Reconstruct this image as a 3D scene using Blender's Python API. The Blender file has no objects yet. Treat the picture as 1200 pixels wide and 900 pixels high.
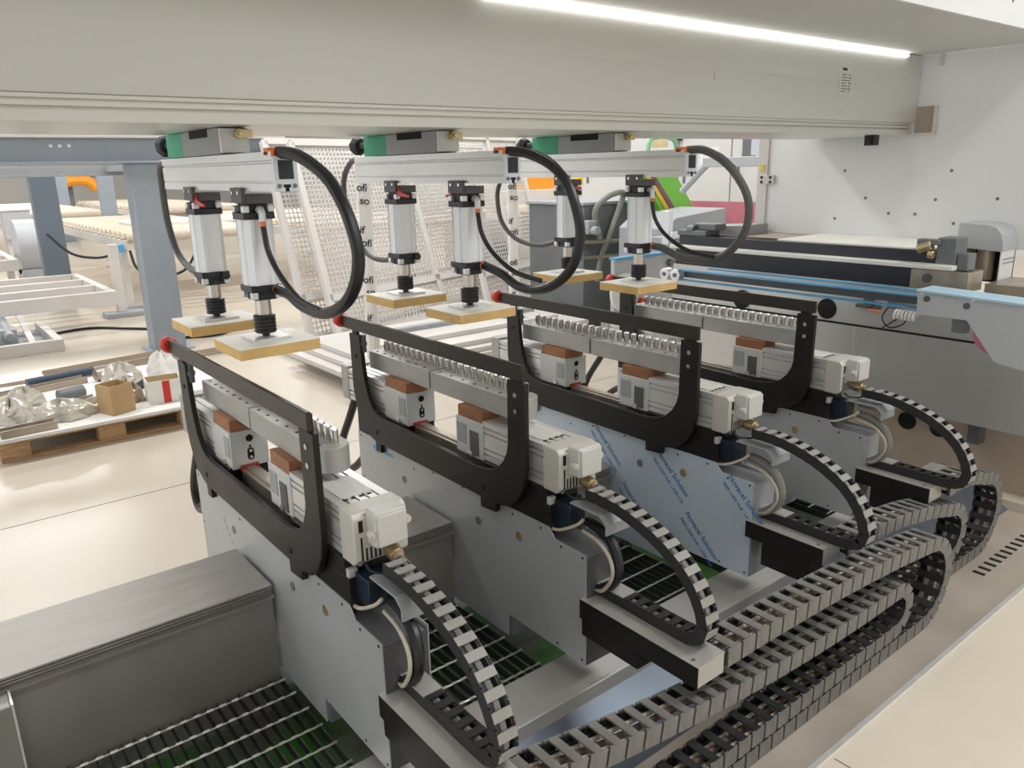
import bpy, bmesh, math, random
from mathutils import Vector, Matrix
random.seed(7)
S = bpy.context.scene
COL = S.collection
# ------------------------------------------------------------------ camera
cam = bpy.data.cameras.new('camera'); cam.sensor_width = 36.0; cam.lens = 36.0*913/1200
cam.clip_start = .02; cam.clip_end = 300
camo = bpy.data.objects.new('camera', cam); COL.objects.link(camo)
camo.matrix_world = Matrix(((.78252, .18260, -.59527, 0), (-.62226, .19668, -.75768, 0), (-.02127, .96331, .26752, 1.75), (0, 0, 0, 1)))
S.camera = camo
# ------------------------------------------------------------------ world, lamps, exposure
w = bpy.data.worlds.new('hall_daylight'); S.world = w; w.use_nodes = True
bg = w.node_tree.nodes['Background']; bg.inputs[0].default_value = (.97, .985, 1, 1); bg.inputs[1].default_value = 1.12
S.view_settings.view_transform = 'Standard'; S.view_settings.look = 'None'
S.view_settings.exposure = 0.36; S.view_settings.gamma = 1.0
def area(name, loc, rot, sx, sy, power, col=(.98, .99, 1)):
    l = bpy.data.lights.new(name, 'AREA'); l.shape = 'RECTANGLE'; l.size = sx; l.size_y = sy; l.energy = power; l.color = col
    o = bpy.data.objects.new(name, l); COL.objects.link(o); o.location = loc; o.rotation_euler = rot; return o
for x, y, p in ((-1, 7.5, 150), (5, 7.5, 200), (11, 7.5, 200), (0, 14, 200), (7, 14, 220), (2, 22, 300), (10, 22, 260), (3, 32, 420), (0, -2.2, 40), (5, -1.8, 200)):
    area('hall_fill_lamp', (x, y, 6.4), (0, 0, 0), 4.0, 1.0, p)  # unseen lamps added to brighten the hall, front floor and beam

# ------------------------------------------------------------------ materials
MATS = {}
def mat(name, col, rough=.5, metal=0., var=.08, scale=9., bump=0., emit=None, alpha=None, coat=0, stretch=None, spec=None, rv=.15):
    m = bpy.data.materials.new(name); m.use_nodes = True; nt = m.node_tree; b = nt.nodes['Principled BSDF']
    b.inputs['Roughness'].default_value = rough; b.inputs['Metallic'].default_value = metal
    if coat: b.inputs['Coat Weight'].default_value = coat
    if spec is not None: b.inputs['Specular IOR Level'].default_value = spec
    tc = nt.nodes.new('ShaderNodeTexCoord'); nz = nt.nodes.new('ShaderNodeTexNoise')
    nz.inputs['Scale'].default_value = scale; nz.inputs['Detail'].default_value = 5
    src = tc.outputs['Object']
    if stretch:
        mp = nt.nodes.new('ShaderNodeMapping'); mp.inputs['Scale'].default_value = stretch
        nt.links.new(src, mp.inputs[0]); src = mp.outputs[0]
    nt.links.new(src, nz.inputs['Vector'])
    r = nt.nodes.new('ShaderNodeValToRGB'); e = r.color_ramp.elements
    e[0].position = .3; e[1].position = .7
    e[0].color = (*[max(0, c*(1-var)) for c in col], 1); e[1].color = (*[min(1, c*(1+var)) for c in col], 1)
    nt.links.new(nz.outputs['Fac'], r.inputs[0]); nt.links.new(r.outputs[0], b.inputs['Base Color'])
    mr = nt.nodes.new('ShaderNodeMapRange'); mr.inputs[3].default_value = max(.02, rough*(1-rv)); mr.inputs[4].default_value = min(1, rough*(1+rv))
    nt.links.new(nz.outputs['Fac'], mr.inputs[0]); nt.links.new(mr.outputs[0], b.inputs['Roughness'])
    if bump:
        bp = nt.nodes.new('ShaderNodeBump'); bp.inputs['Strength'].default_value = bump; bp.inputs['Distance'].default_value = .01
        nt.links.new(nz.outputs['Fac'], bp.inputs['Height']); nt.links.new(bp.outputs[0], b.inputs['Normal'])
    if emit: b.inputs['Emission Color'].default_value = (*emit[:3], 1); b.inputs['Emission Strength'].default_value = emit[3]
    if alpha is not None: b.inputs['Alpha'].default_value = alpha
    MATS[name] = m; return m
mat('cream_floor', (.60, .535, .445), .26, var=.025, scale=.5, rv=.04)
mat('front_floor', (.72, .65, .54), .45, var=.05, scale=1.5)
mat('hall_wall', (.70, .69, .67), .8, var=.03, scale=.5)
mat('galvanised', (.30, .285, .26), .42, .45, var=.10, scale=5, stretch=(1, 6, 1))
mat('deck_sheet', (.50, .49, .46), .4, .35, var=.07, scale=4)
mat('dark_sheet', (.20, .24, .30), .32, .6, var=.15, scale=3)
mat('plate_grey', (.50, .52, .53), .40, .30, var=.05, scale=4)
mat('plate_film', (.56, .65, .75), .30, .15, var=.04, scale=3)
mat('black_paint', (.012, .0105, .0095), .42, .0, var=.25, scale=6, spec=.35)
mat('bar_black', (.034, .028, .023), .38, .1, var=.15, scale=5, spec=.4)
mat('black_plastic', (.012, .012, .013), .45, var=.2)
mat('rubber', (.010, .011, .013), .36, var=.2)
mat('chain_grey', (.16, .16, .155), .5, var=.25, scale=20)
mat('chain_lid_sheen', (.33, .325, .30), .5, var=.15, scale=20)  # arm chain rungs: sky reflection on dark plastic put into a lighter grey
mat('chain_floor', (.20, .195, .18), .5, var=.2, scale=20)
mat('chain_dark', (.02, .02, .021), .5, var=.2, scale=20)
mat('cable_cream', (.55, .50, .40), .5, var=.1)
mat('hose_grey', (.085, .085, .08), .4, var=.1)
mat('trough_sheet', (.50, .44, .37), .45, .2, var=.08, scale=3)
mat('cable_brown', (.16, .11, .08), .5, var=.2, scale=14)
mat('cable_grey', (.24, .235, .22), .45, var=.1)
mat('aluminium', (.72, .72, .70), .36, .50, var=.05, scale=6, stretch=(4, 1, 4))
mat('aluminium_bright', (.78, .80, .82), .34, .55, var=.04, scale=6)
mat('barrel_alu', (.90, .94, .97), .32, .12, var=.03, scale=4)
mat('cast_grey', (.44, .44, .42), .5, .35, var=.08, scale=12)
mat('housing_beige', (.60, .585, .53), .42, .1, var=.05, scale=6)
mat('box_light', (.58, .60, .58), .42, .1, var=.06, scale=7)
mat('connector', (.62, .61, .58), .4, .05, var=.03)
mat('steel', (.60, .58, .54), .22, .9, var=.08)
mat('brass', (.62, .50, .30), .3, .8, var=.1)
mat('copper_brown', (.32, .135, .06), .5, .1, var=.2, scale=20)
mat('red', (.62, .035, .02), .35, var=.08)
mat('clip_red', (.36, .035, .02), .4, var=.15)
mat('orange', (.85, .20, .05), .4, var=.05)
mat('blue_valve', (.007, .018, .035), .4, var=.1)
mat('type_label', (.72, .71, .66), .5, var=.05, scale=40)
mat('print_black', (.02, .02, .02), .6, var=.0)
mat('print_blue', (.05, .20, .46), .5, var=.05)
mat('arrow_blue', (.16, .42, .66), .5, var=.05)
mat('hole_black', (.004, .004, .004), .8, var=0)
mat('beam_paint', (.70, .705, .68), .30, .35, var=.04, scale=1.2, stretch=(.3, 1, 3))
mat('beam_profile', (.70, .70, .66), .33, .6, var=.02, scale=3)
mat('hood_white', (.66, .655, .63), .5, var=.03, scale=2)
mat('cab_white', (.80, .81, .81), .5, var=.02, scale=2)
mat('led', (1, 1, 1), .5, emit=(1, .98, .9, 5))
mat('green_pad', (.04, .36, .20), .5, var=.05)
mat('bracket_grey', (.11, .113, .118), .5, .3, var=.1)
mat('slider_grey', (.27, .28, .29), .45, .3, var=.06)
mat('slider_light', (.62, .63, .61), .4, .3, var=.04)
mat('cap_black', (.012, .014, .020), .4, var=.1)
mat('bolt_white', (.72, .75, .76), .3, .5, var=.03)
mat('mdf', (.74, .49, .19), .7, var=.08, scale=25)
mat('laminate', (.92, .90, .82), .5, var=.02)
mat('screen_dark', (.015, .02, .03), .35, var=.0)
mat('frame_blue_white', (.72, .77, .84), .35, .2, var=.03)
mat('stainless', (.56, .56, .54), .33, .45, var=.10, scale=1.6, stretch=(1, 1, .35))
mat('grey_panel', (.50, .52, .54), .5, .1, var=.03)
mat('belt_blue', (.10, .36, .62), .4, var=.05)
mat('belt_pale', (.42, .60, .72), .45, var=.05)
mat('guard_black', (.018, .021, .030), .35, var=.2)
mat('rail_white', (.80, .80, .74), .45, var=.03)
mat('steel_blue', (.30, .34, .39), .5, .1, var=.05, scale=2)
mat('steel_dark', (.15, .19, .23), .5, .1, var=.05, scale=2)
mat('white_paint', (.64, .61, .575), .5, var=.04, scale=3)
mat('roller_cream', (.62, .54, .43), .45, var=.06)
mat('pallet_wood', (.46, .29, .15), .75, var=.3, scale=14, bump=.2, stretch=(1, 8, 8))
mat('cardboard', (.50, .34, .17), .75, var=.08)
mat('paper_white', (.80, .79, .76), .7, var=.04)
mat('scrap_metal', (.42, .37, .30), .35, .6, var=.2, scale=10)
mat('crumpled_film', (.60, .57, .50), .22, .25, var=.15, scale=12, bump=.5)
mat('plastic_sheet', (.86, .87, .86), .2, var=.03, alpha=.45)
mat('tube_navy', (.03, .05, .08), .4, var=.1)
mat('lime', (.20, .58, .07), .45, var=.04)
mat('mint', (.30, .58, .40), .45, var=.04)
mat('yellow', (.85, .55, .03), .4, var=.05)
mat('pink_panel', (.72, .22, .30), .35, var=.06, alpha=.85)
mat('machine_grey', (.17, .18, .19), .45, .2, var=.1, scale=3)
mat('machine_mid', (.36, .38, .40), .5, .1, var=.05)
mat('amber', (.85, .33, .02), .4, var=.05)
mat('grating_steel', (.50, .51, .46), .3, .7, var=.15, scale=30)
mat('grating_dark', (.06, .065, .06), .45, .4, var=.3, scale=20)
mat('plum', (.22, .10, .13), .5, var=.1)
mat('dirty_tan', (.42, .34, .27), .55, var=.1, scale=3)
# pan under the gratings: dark sheet with green patches
m = mat('pan_green', (.05, .06, .045), .35, var=.3, scale=6)
nt = m.node_tree; b = nt.nodes['Principled BSDF']
tc = nt.nodes.new('ShaderNodeTexCoord'); n2 = nt.nodes.new('ShaderNodeTexNoise'); n2.inputs['Scale'].default_value = 3.2
nt.links.new(tc.outputs['Object'], n2.inputs['Vector'])
rp = nt.nodes.new('ShaderNodeValToRGB'); el = rp.color_ramp.elements
el[0].position = .42; el[0].color = (.11, .115, .09, 1); el[1].position = .66; el[1].color = (.05, .20, .03, 1)
nt.links.new(n2.outputs['Fac'], rp.inputs[0]); nt.links.new(rp.outputs[0], b.inputs['Base Color'])

# ------------------------------------------------------------------ mesh helpers
class MB:
    def __init__(s): s.v = []; s.f = []; s.m = []; s.cur = 0
    def mi(s, k): s.cur = k; return s
    def add(s, vs, fs):
        o = len(s.v); s.v += [tuple(p) for p in vs]
        for f in fs: s.f.append(tuple(o+i for i in f)); s.m.append(s.cur)
        return s
    def box(s, x0, x1, y0, y1, z0, z1):
        return s.add([(x0, y0, z0), (x1, y0, z0), (x1, y1, z0), (x0, y1, z0), (x0, y0, z1), (x1, y0, z1), (x1, y1, z1), (x0, y1, z1)],
                     [(0, 3, 2, 1), (4, 5, 6, 7), (0, 1, 5, 4), (1, 2, 6, 5), (2, 3, 7, 6), (3, 0, 4, 7)])
    def prism(s, ax, pts, a0, a1):
        n = len(pts)
        def p(q, a): return (a, q[0], q[1]) if ax == 'x' else (q[0], a, q[1]) if ax == 'y' else (q[0], q[1], a)
        vs = [p(q, a0) for q in pts]+[p(q, a1) for q in pts]
        return s.add(vs, [tuple(range(n)), tuple(range(2*n-1, n-1, -1))]+[(i, (i+1) % n, n+(i+1) % n, n+i) for i in range(n)])
    def cyl(s, p0, p1, r0, r1=None, n=14):
        r1 = r0 if r1 is None else r1
        p0 = Vector(p0); p1 = Vector(p1); d = (p1-p0).normalized(); a = d.orthogonal().normalized(); c = d.cross(a)
        vs = []
        for P, r in ((p0, r0), (p1, r1)):
            for i in range(n):
                t = 2*math.pi*i/n; vs.append(P+a*r*math.cos(t)+c*r*math.sin(t))
        return s.add(vs, [tuple(range(n-1, -1, -1)), tuple(range(n, 2*n))]+[(i, (i+1) % n, n+(i+1) % n, n+i) for i in range(n)])
    def tube(s, pts, r, n=9, sm=True, sub=6):
        pts = smooth(pts, sub) if sm else [Vector(p) for p in pts]
        N = len(pts); vs = []; up = None
        for i, p in enumerate(pts):
            t = (pts[min(i+1, N-1)]-pts[max(i-1, 0)]).normalized()
            if up is None: up = t.orthogonal().normalized()
            up = (up-t*up.dot(t)).normalized(); c = t.cross(up)
            for k in range(n):
                a = 2*math.pi*k/n; vs.append(p+up*r*math.cos(a)+c*r*math.sin(a))
        fs = [tuple(range(n-1, -1, -1)), tuple((N-1)*n+k for k in range(n))]
        for i in range(N-1):
            for k in range(n): fs.append((i*n+k, i*n+(k+1) % n, (i+1)*n+(k+1) % n, (i+1)*n+k))
        return s.add(vs, fs)
    def disc_rings(s, axis_p, prof, n=20):
        # lathe about vertical axis through axis_p: prof = [(r,z)]
        x, y = axis_p; vs = []; fs = []
        for r, z in prof:
            for k in range(n): a = 2*math.pi*k/n; vs.append((x+r*math.cos(a), y+r*math.sin(a), z))
        for i in range(len(prof)-1):
            for k in range(n): fs.append((i*n+k, i*n+(k+1) % n, (i+1)*n+(k+1) % n, (i+1)*n+k))
        fs.append(tuple(range(n-1, -1, -1))); fs.append(tuple((len(prof)-1)*n+k for k in range(n)))
        return s.add(vs, fs)
def smooth(pts, sub=6):
    pts = [Vector(p) for p in pts]; out = []
    for i in range(len(pts)-1):
        p0 = pts[max(i-1, 0)]; p1 = pts[i]; p2 = pts[i+1]; p3 = pts[min(i+2, len(pts)-1)]
        for k in range(sub):
            t = k/sub
            out.append(.5*((2*p1)+(p2-p0)*t+(2*p0-5*p1+4*p2-p3)*t*t+(3*p1-p0-3*p2+p3)*t**3))
    out.append(pts[-1]); return out
def resample(pts, step):
    out = [pts[0].copy()]; acc = 0
    for a, b2 in zip(pts, pts[1:]):
        L = (b2-a).length
        while acc+L >= step:
            t = (step-acc)/L; a = a.lerp(b2, t); out.append(a.copy()); L = (b2-a).length; acc = 0
        acc += L
    return out
ORG = {}; CACHE = {}
def mesh_of(mb, mats, off=Vector(), sharp=35, key=None):
    if key and key in CACHE: return CACHE[key]
    me = bpy.data.meshes.new(key or 'mesh')
    me.from_pydata([tuple(Vector(p)-off) for p in mb.v], [], mb.f)
    for x in (mats if isinstance(mats, (list, tuple)) else [mats]): me.materials.append(MATS[x])
    bm = bmesh.new(); bm.from_mesh(me); bmesh.ops.recalc_face_normals(bm, faces=bm.faces); bm.to_mesh(me); bm.free()
    if len(me.materials) > 1:
        for p, k in zip(me.polygons, mb.m): p.material_index = k
    for p in me.polygons: p.use_smooth = True
    me.set_sharp_from_angle(angle=math.radians(sharp)); me.update()
    if key: CACHE[key] = me
    return me
def bev(o, wd, seg=2):
    if wd:
        b = o.modifiers.new('bevel', 'BEVEL'); b.width = wd; b.segments = seg; b.limit_method = 'ANGLE'; b.angle_limit = math.radians(40)
def tag(o, label=None, cat=None, group=None, kind=None):
    if label: o['label'] = label
    if cat: o['category'] = cat
    if group: o['group'] = group
    if kind: o['kind'] = kind
    return o
def thing(name, loc, label, cat, group=None, kind=None):
    o = bpy.data.objects.new(name, None); COL.objects.link(o); o.location = loc; o.empty_display_size = .1
    ORG[o] = Vector(loc); return tag(o, label, cat, group, kind)
def part(name, mb, mats, parent, bevel=0, label=None, key=None, kind=None, sharp=35):
    me = mesh_of(mb, mats, ORG[parent], sharp, key)
    o = bpy.data.objects.new(name, me); COL.objects.link(o); o.parent = parent; ORG[o] = ORG[parent]
    bev(o, bevel); return tag(o, label, kind=kind)
def solo(name, mb, mats, loc, label=None, cat=None, group=None, kind=None, bevel=0, sharp=35):
    o = bpy.data.objects.new(name, mesh_of(mb, mats, Vector(loc), sharp)); COL.objects.link(o); o.location = loc
    ORG[o] = Vector(loc); bev(o, bevel); return tag(o, label, cat, group, kind)
def piece(name, me, parent, M, label=None, bevel=0):
    o = bpy.data.objects.new(name, me); COL.objects.link(o); o.parent = parent
    M = M.copy(); M.translation = M.translation-ORG[parent]; o.matrix_local = M; ORG[o] = M.translation+ORG[parent]
    bev(o, bevel); return tag(o, label)
def T(x, y, z): return Matrix.Translation((x, y, z))
def text_mesh(body, size, key, matn, off=0.):
    cu = bpy.data.curves.new('txt', 'FONT'); cu.body = body; cu.size = size; cu.extrude = .0004; cu.offset = off
    o = bpy.data.objects.new('txt', cu); COL.objects.link(o)
    bpy.context.view_layer.update()
    me = bpy.data.meshes.new_from_object(o.evaluated_get(bpy.context.evaluated_depsgraph_get()))
    bpy.data.objects.remove(o); me.materials.clear(); me.materials.append(MATS[matn]); me.name = key; return me
def on_x_face(x, y, z, ang):     # frame on a face looking to -X: text runs towards -Y
    c, s_ = math.cos(ang), math.sin(ang)
    X = Vector((0, -c, s_)); Y = Vector((0, s_, c)); Z = Vector((-1, 0, 0))
    M = Matrix((X, Y, Z)).transposed().to_4x4(); M.translation = (x, y, z); return M
def on_y_face(x, y, z, ang=0):
    c, s_ = math.cos(ang), math.sin(ang)
    X = Vector((c, 0, s_)); Y = Vector((-s_, 0, c)); Z = Vector((0, -1, 0))
    M = Matrix((X, Y, Z)).transposed().to_4x4(); M.translation = (x, y, z); return M

# ------------------------------------------------------------------ hall
f = MB()
for x0, x1, y0, y1 in ((-12, 40, 2.66, 45), (4.39, 40, -8, 2.66)): f.box(x0, x1, y0, y1, -.08, 0)
solo('floor', f, 'cream_floor', (0, 20, 0), 'glossy cream epoxy hall floor', kind='structure')
f = MB().box(-12, 4.39, -8, .975, -.08, 0)
fl = solo('floor', f, 'front_floor', (0, -2, 0), 'cream floor slab in front of the machine', kind='structure')
for x in (1.965, 4.0): part('joint', MB().box(x, x+.004, -3, .96, 0, .0006), 'chain_grey', fl)
for x0, x1, y in ((-6, 3.0, 4.55), (3, 9, 4.55)): 
    part('joint', MB().box(x0, x1, y, y+.008, 0, .0006), 'chain_grey', fl)
solo('wall_front', MB().box(-12, 16, -4.2, -4, 0, 6.5), 'hall_wall', (2, -4, 0), 'pale hall wall behind the camera', kind='structure')  # out of view, put in to weaken light from the camera side
solo('ceiling', MB().box(-12, 16.2, -4.2, 44.2, 6.5, 6.7), 'hall_wall', (2, 20, 6.5), 'pale hall ceiling', kind='structure')  # unseen, added to hold back world light and darken the foreground
solo('wall_back', MB().box(-12, 40, 44, 44.2, 0, 7), 'hall_wall', (10, 44, 0), 'far cream hall wall', kind='structure')
solo('wall_right', MB().box(16, 16.2, 2, 44, 0, 7), 'hall_wall', (16, 20, 0), 'far pale hall wall on the right', kind='structure')

# ------------------------------------------------------------------ machine base: deck, trough, covers, gratings
deck = thing('drip_deck', (1.5, 1.68, .085), 'pale sheet metal deck strip in front of the gratings', 'deck')
part('deck_plate', MB().box(-1.0, 4.39, 1.585, 1.77, .085, .10), 'deck_sheet', deck)
part('deck_lip', MB().box(-1.0, 4.39, 1.572, 1.588, .05, .112), 'deck_sheet', deck, .003)
base = thing('chain_trough', (1.5, 1.2, -.06), 'long sheet metal trough on the floor holding the cable chains', 'trough')
part('trough_side', MB().prism('x', [(1.572, .06), (1.36, -.05), (1.36, -.06), (1.571, .05)], -1.0, 4.39), 'dark_sheet', base)
part('trough_floor', MB().box(-1.5, 4.39, .99, 1.36, -.062, -.05), 'trough_sheet', base)
part('trough_edge', MB().prism('x', [(.972, -.05), (.972, .006), (.988, .006), (.992, -.05)], -1.5, 4.39), 'aluminium', base)
for k in range(4): part('brace', MB().box(.35+k*.9, .42+k*.9, 1.38, 1.57, -.045, .03), 'steel_dark', base)
solo('drip_pan', MB().box(-1.0, 4.39, 1.60, 2.66, -.045, -.032), 'pan_green', (1.5, 2.05, -.03), 'dark drip pan with green patches below the floor gratings', 'pan')
vs = MB().box(0, .022, 0, .05, 0, .002); vme = mesh_of(vs, 'hole_black', key='vent_slot')
for k in range(10): piece('vent_slot', vme, base, T(3.56+k*.06, 1.155, -.05))
XF = [.79, 1.51, 2.38, 3.19]
bays = [(-.3, .79), (.95, 1.51), (1.67, 2.38), (2.54, 3.19), (3.35, 4.1)]
where = ['left of the nearest carriage', 'between nearest and second carriages', 'between second and third carriages',
         'between third and farthest carriages', 'beyond the farthest carriage']
for i, (a, b2) in enumerate(bays):
    # telescopic cover
    t = thing('way_cover', ((a+b2)/2, 2.47, .1), 'grey sheet metal cover with layered edge '+where[i], 'cover', 'way covers between carriages')
    part('front_wall', MB().box(a, b2, 2.325, 2.335, -.03, .41), 'galvanised', t)
    part('back_wall', MB().box(a, b2, 2.625, 2.635, .085, .41), 'galvanised', t)
    for k in range(3):
        part('lid', MB().box(a-.002*k, b2, 2.312+.004*k, 2.648-.004*k, .432-.012*k, .440-.012*k), 'galvanised', t, .002)
    part('lid_hem', MB().box(a, b2, 2.300, 2.313, .398, .405), 'galvanised', t)
    # grating
    g = thing('floor_grating', ((a+b2)/2, 2.05, .09), 'open steel floor grating '+where[i], 'grating', 'floor gratings')
    n = int((b2-a)/.036); bme = mesh_of(MB().box(-.0012, .0012, -.27, .27, -.032, 0), 'grating_dark', key='bearing_bar')
    for k in range(n+1): piece('bearing_bar', bme, g, T(a+.005+k*(b2-a-.01)/n, 2.05, .088))
    rb = MB(); L = b2-a; nn = int(L/.02); 
    for k in range(nn):
        x0 = -L/2+k*L/nn; rb.prism('x', [(-.0045, 0), (0, .006 if k % 2 else .003), (.0045, 0), (0, -.003)], x0, x0+L/nn)
    rme = mesh_of(rb, 'grating_steel', key='cross_rod_%d' % i)
    for y in (1.80, 1.90, 2.0, 2.10, 2.20, 2.29): piece('cross_rod', rme, g, T((a+b2)/2, y, .091))
t = thing('end_housing', (-.2, 2.26, .09), 'grey housing corner at the bottom left edge of the picture', 'housing')
part('housing_body', MB().box(-.5, .034, 2.22, 2.298, .09, .405), 'galvanised', t, .003)
part('edge_trim', MB().box(.034, .040, 2.22, 2.298, .09, .408), 'aluminium', t)

# ------------------------------------------------------------------ chain links
def link_mesh(key, p, wd, h, mats, slot, side):
    m_ = MB(); th = .005
    for s_ in (-1, 1):
        y0, y1 = sorted((s_*wd/2, s_*(wd/2-th)))
        m_.mi(0).box(-side*p, side*p, y0, y1, -h/2, h/2)
        y0, y1 = sorted((s_*(wd/2-th), s_*(wd/2-2*th)))
        m_.mi(1).box(-.56*p, .56*p, y0, y1, -h*.42, h*.42)
    for z0, z1 in ((h/2-.004, h/2+.001), (-h/2-.001, -h/2+.004)):
        m_.mi(2 if z0 > 0 else 1).box(-.5*p*slot, .5*p*slot, -wd/2+.001, wd/2-.001, z0, z1)
    return mesh_of(m_, mats, key=key)
def place_links(parent, pts, pitch, me, vaxis, name='chain_link'):
    rs = resample(pts, pitch); v = Vector(vaxis)
    for a, b2 in zip(rs, rs[1:]):
        u = (b2-a).normalized(); w_ = u.cross(v).normalized(); v2 = w_.cross(u)
        M = Matrix((u, v2, w_)).transposed().to_4x4(); M.translation = (a+b2)/2
        piece(name, me, parent, M)

# ------------------------------------------------------------------ floor cable chains
big = link_mesh('floor_link', .068, .105, .056, ['chain_floor', 'chain_dark', 'chain_floor'], .44, .43)
def floor_chain(label, y, x_start, x_end, r, ztop, zbot, zsag, xlow):
    c = thing('cable_chain', (x_end, y, zbot-.03), label, 'cable chain', 'floor cable chains')
    zc = zbot+r; top = []
    for k in range(9):
        t_ = k/8; x = x_start+(x_end-x_start)*t_; zt = zbot+2*r
        z = (ztop*(1-t_)**2+2*t_*(1-t_)*zsag+zt*t_*t_); top.append((x, y, z))
    arc = [(x_end+r*math.sin(a), y, zc+r*math.cos(a)) for a in [math.pi*k/10 for k in range(1, 10)]]
    low = [(x_end-(x_end-xlow)*k/10, y, zbot) for k in range(11)]
    pts = smooth(top+arc+low, 6)
    place_links(c, pts, .068, big, (0, 1, 0))
    for dy, r_, cm in ((-.028, .008, 'cable_cream'), (.0, .010, 'cable_brown'), (.022, .007, 'cable_cream'), (.036, .006, 'rubber')):
        part('cable', MB().tube([p+Vector((0, dy, .004*math.sin(p.x*9+dy*80))) for p in resample(pts, .05)], r_, 7, sm=False), cm, c)
floor_chain('grey cable chain making the large front loop, fed from the second carriage', 1.185, 1.64, 2.93, .170, .402, -.02, .40, .30)
floor_chain('grey cable chain nested inside the large front loop, fed from the first carriage', 1.185, .90, 2.70, .083, .385, .045, .20, .30)
floor_chain('grey cable chain nested inside the far loop, fed from the third carriage', 1.30, 2.50, 3.40, .12, .400, .045, .42, 2.0)
floor_chain('grey cable chain making the farthest loop, fed from the farthest carriage', 1.30, 3.31, 3.72, .18, .400, -.02, .42, 2.0)

# ------------------------------------------------------------------ carriages
small = link_mesh('arm_link', .044, .055, .036, ['chain_dark', 'chain_dark', 'chain_lid_sheen'], .54, .5)
def rounded_strip(x0, x1, y0, y1, r):
    pts = [(x0, y1), (x0, y0+r*1.2)]
    cx = (x0+x1)/2; hw = (x1-x0)/2
    for k in range(1, 12):
        a = math.pi*k/12; pts.append((cx-hw*math.cos(a), y0+r*1.2-r*1.2*math.sin(a)))
    pts += [(x1, y0+r*1.2), (x1, y1)]; return pts
def groove_profile(x0, x1, z0, z1):
    g = .007; d = .009; P = [(x0, z0)]
    for zz in (z0+.022, z0+.042, z1-.042, z1-.022): P += [(x0, zz-g/2), (x0+d, zz-g/2), (x0+d, zz+g/2), (x0, zz+g/2)]
    P += [(x0, z1)]
    n = 4
    for k in range(n):
        xx = x0+(x1-x0)*(k+1)/(n+1); P += [(xx-g/2, z1), (xx-g/2, z1-d), (xx+g/2, z1-d), (xx+g/2, z1)]
    P += [(x1, z1), (x1, z0)]; return P
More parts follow.
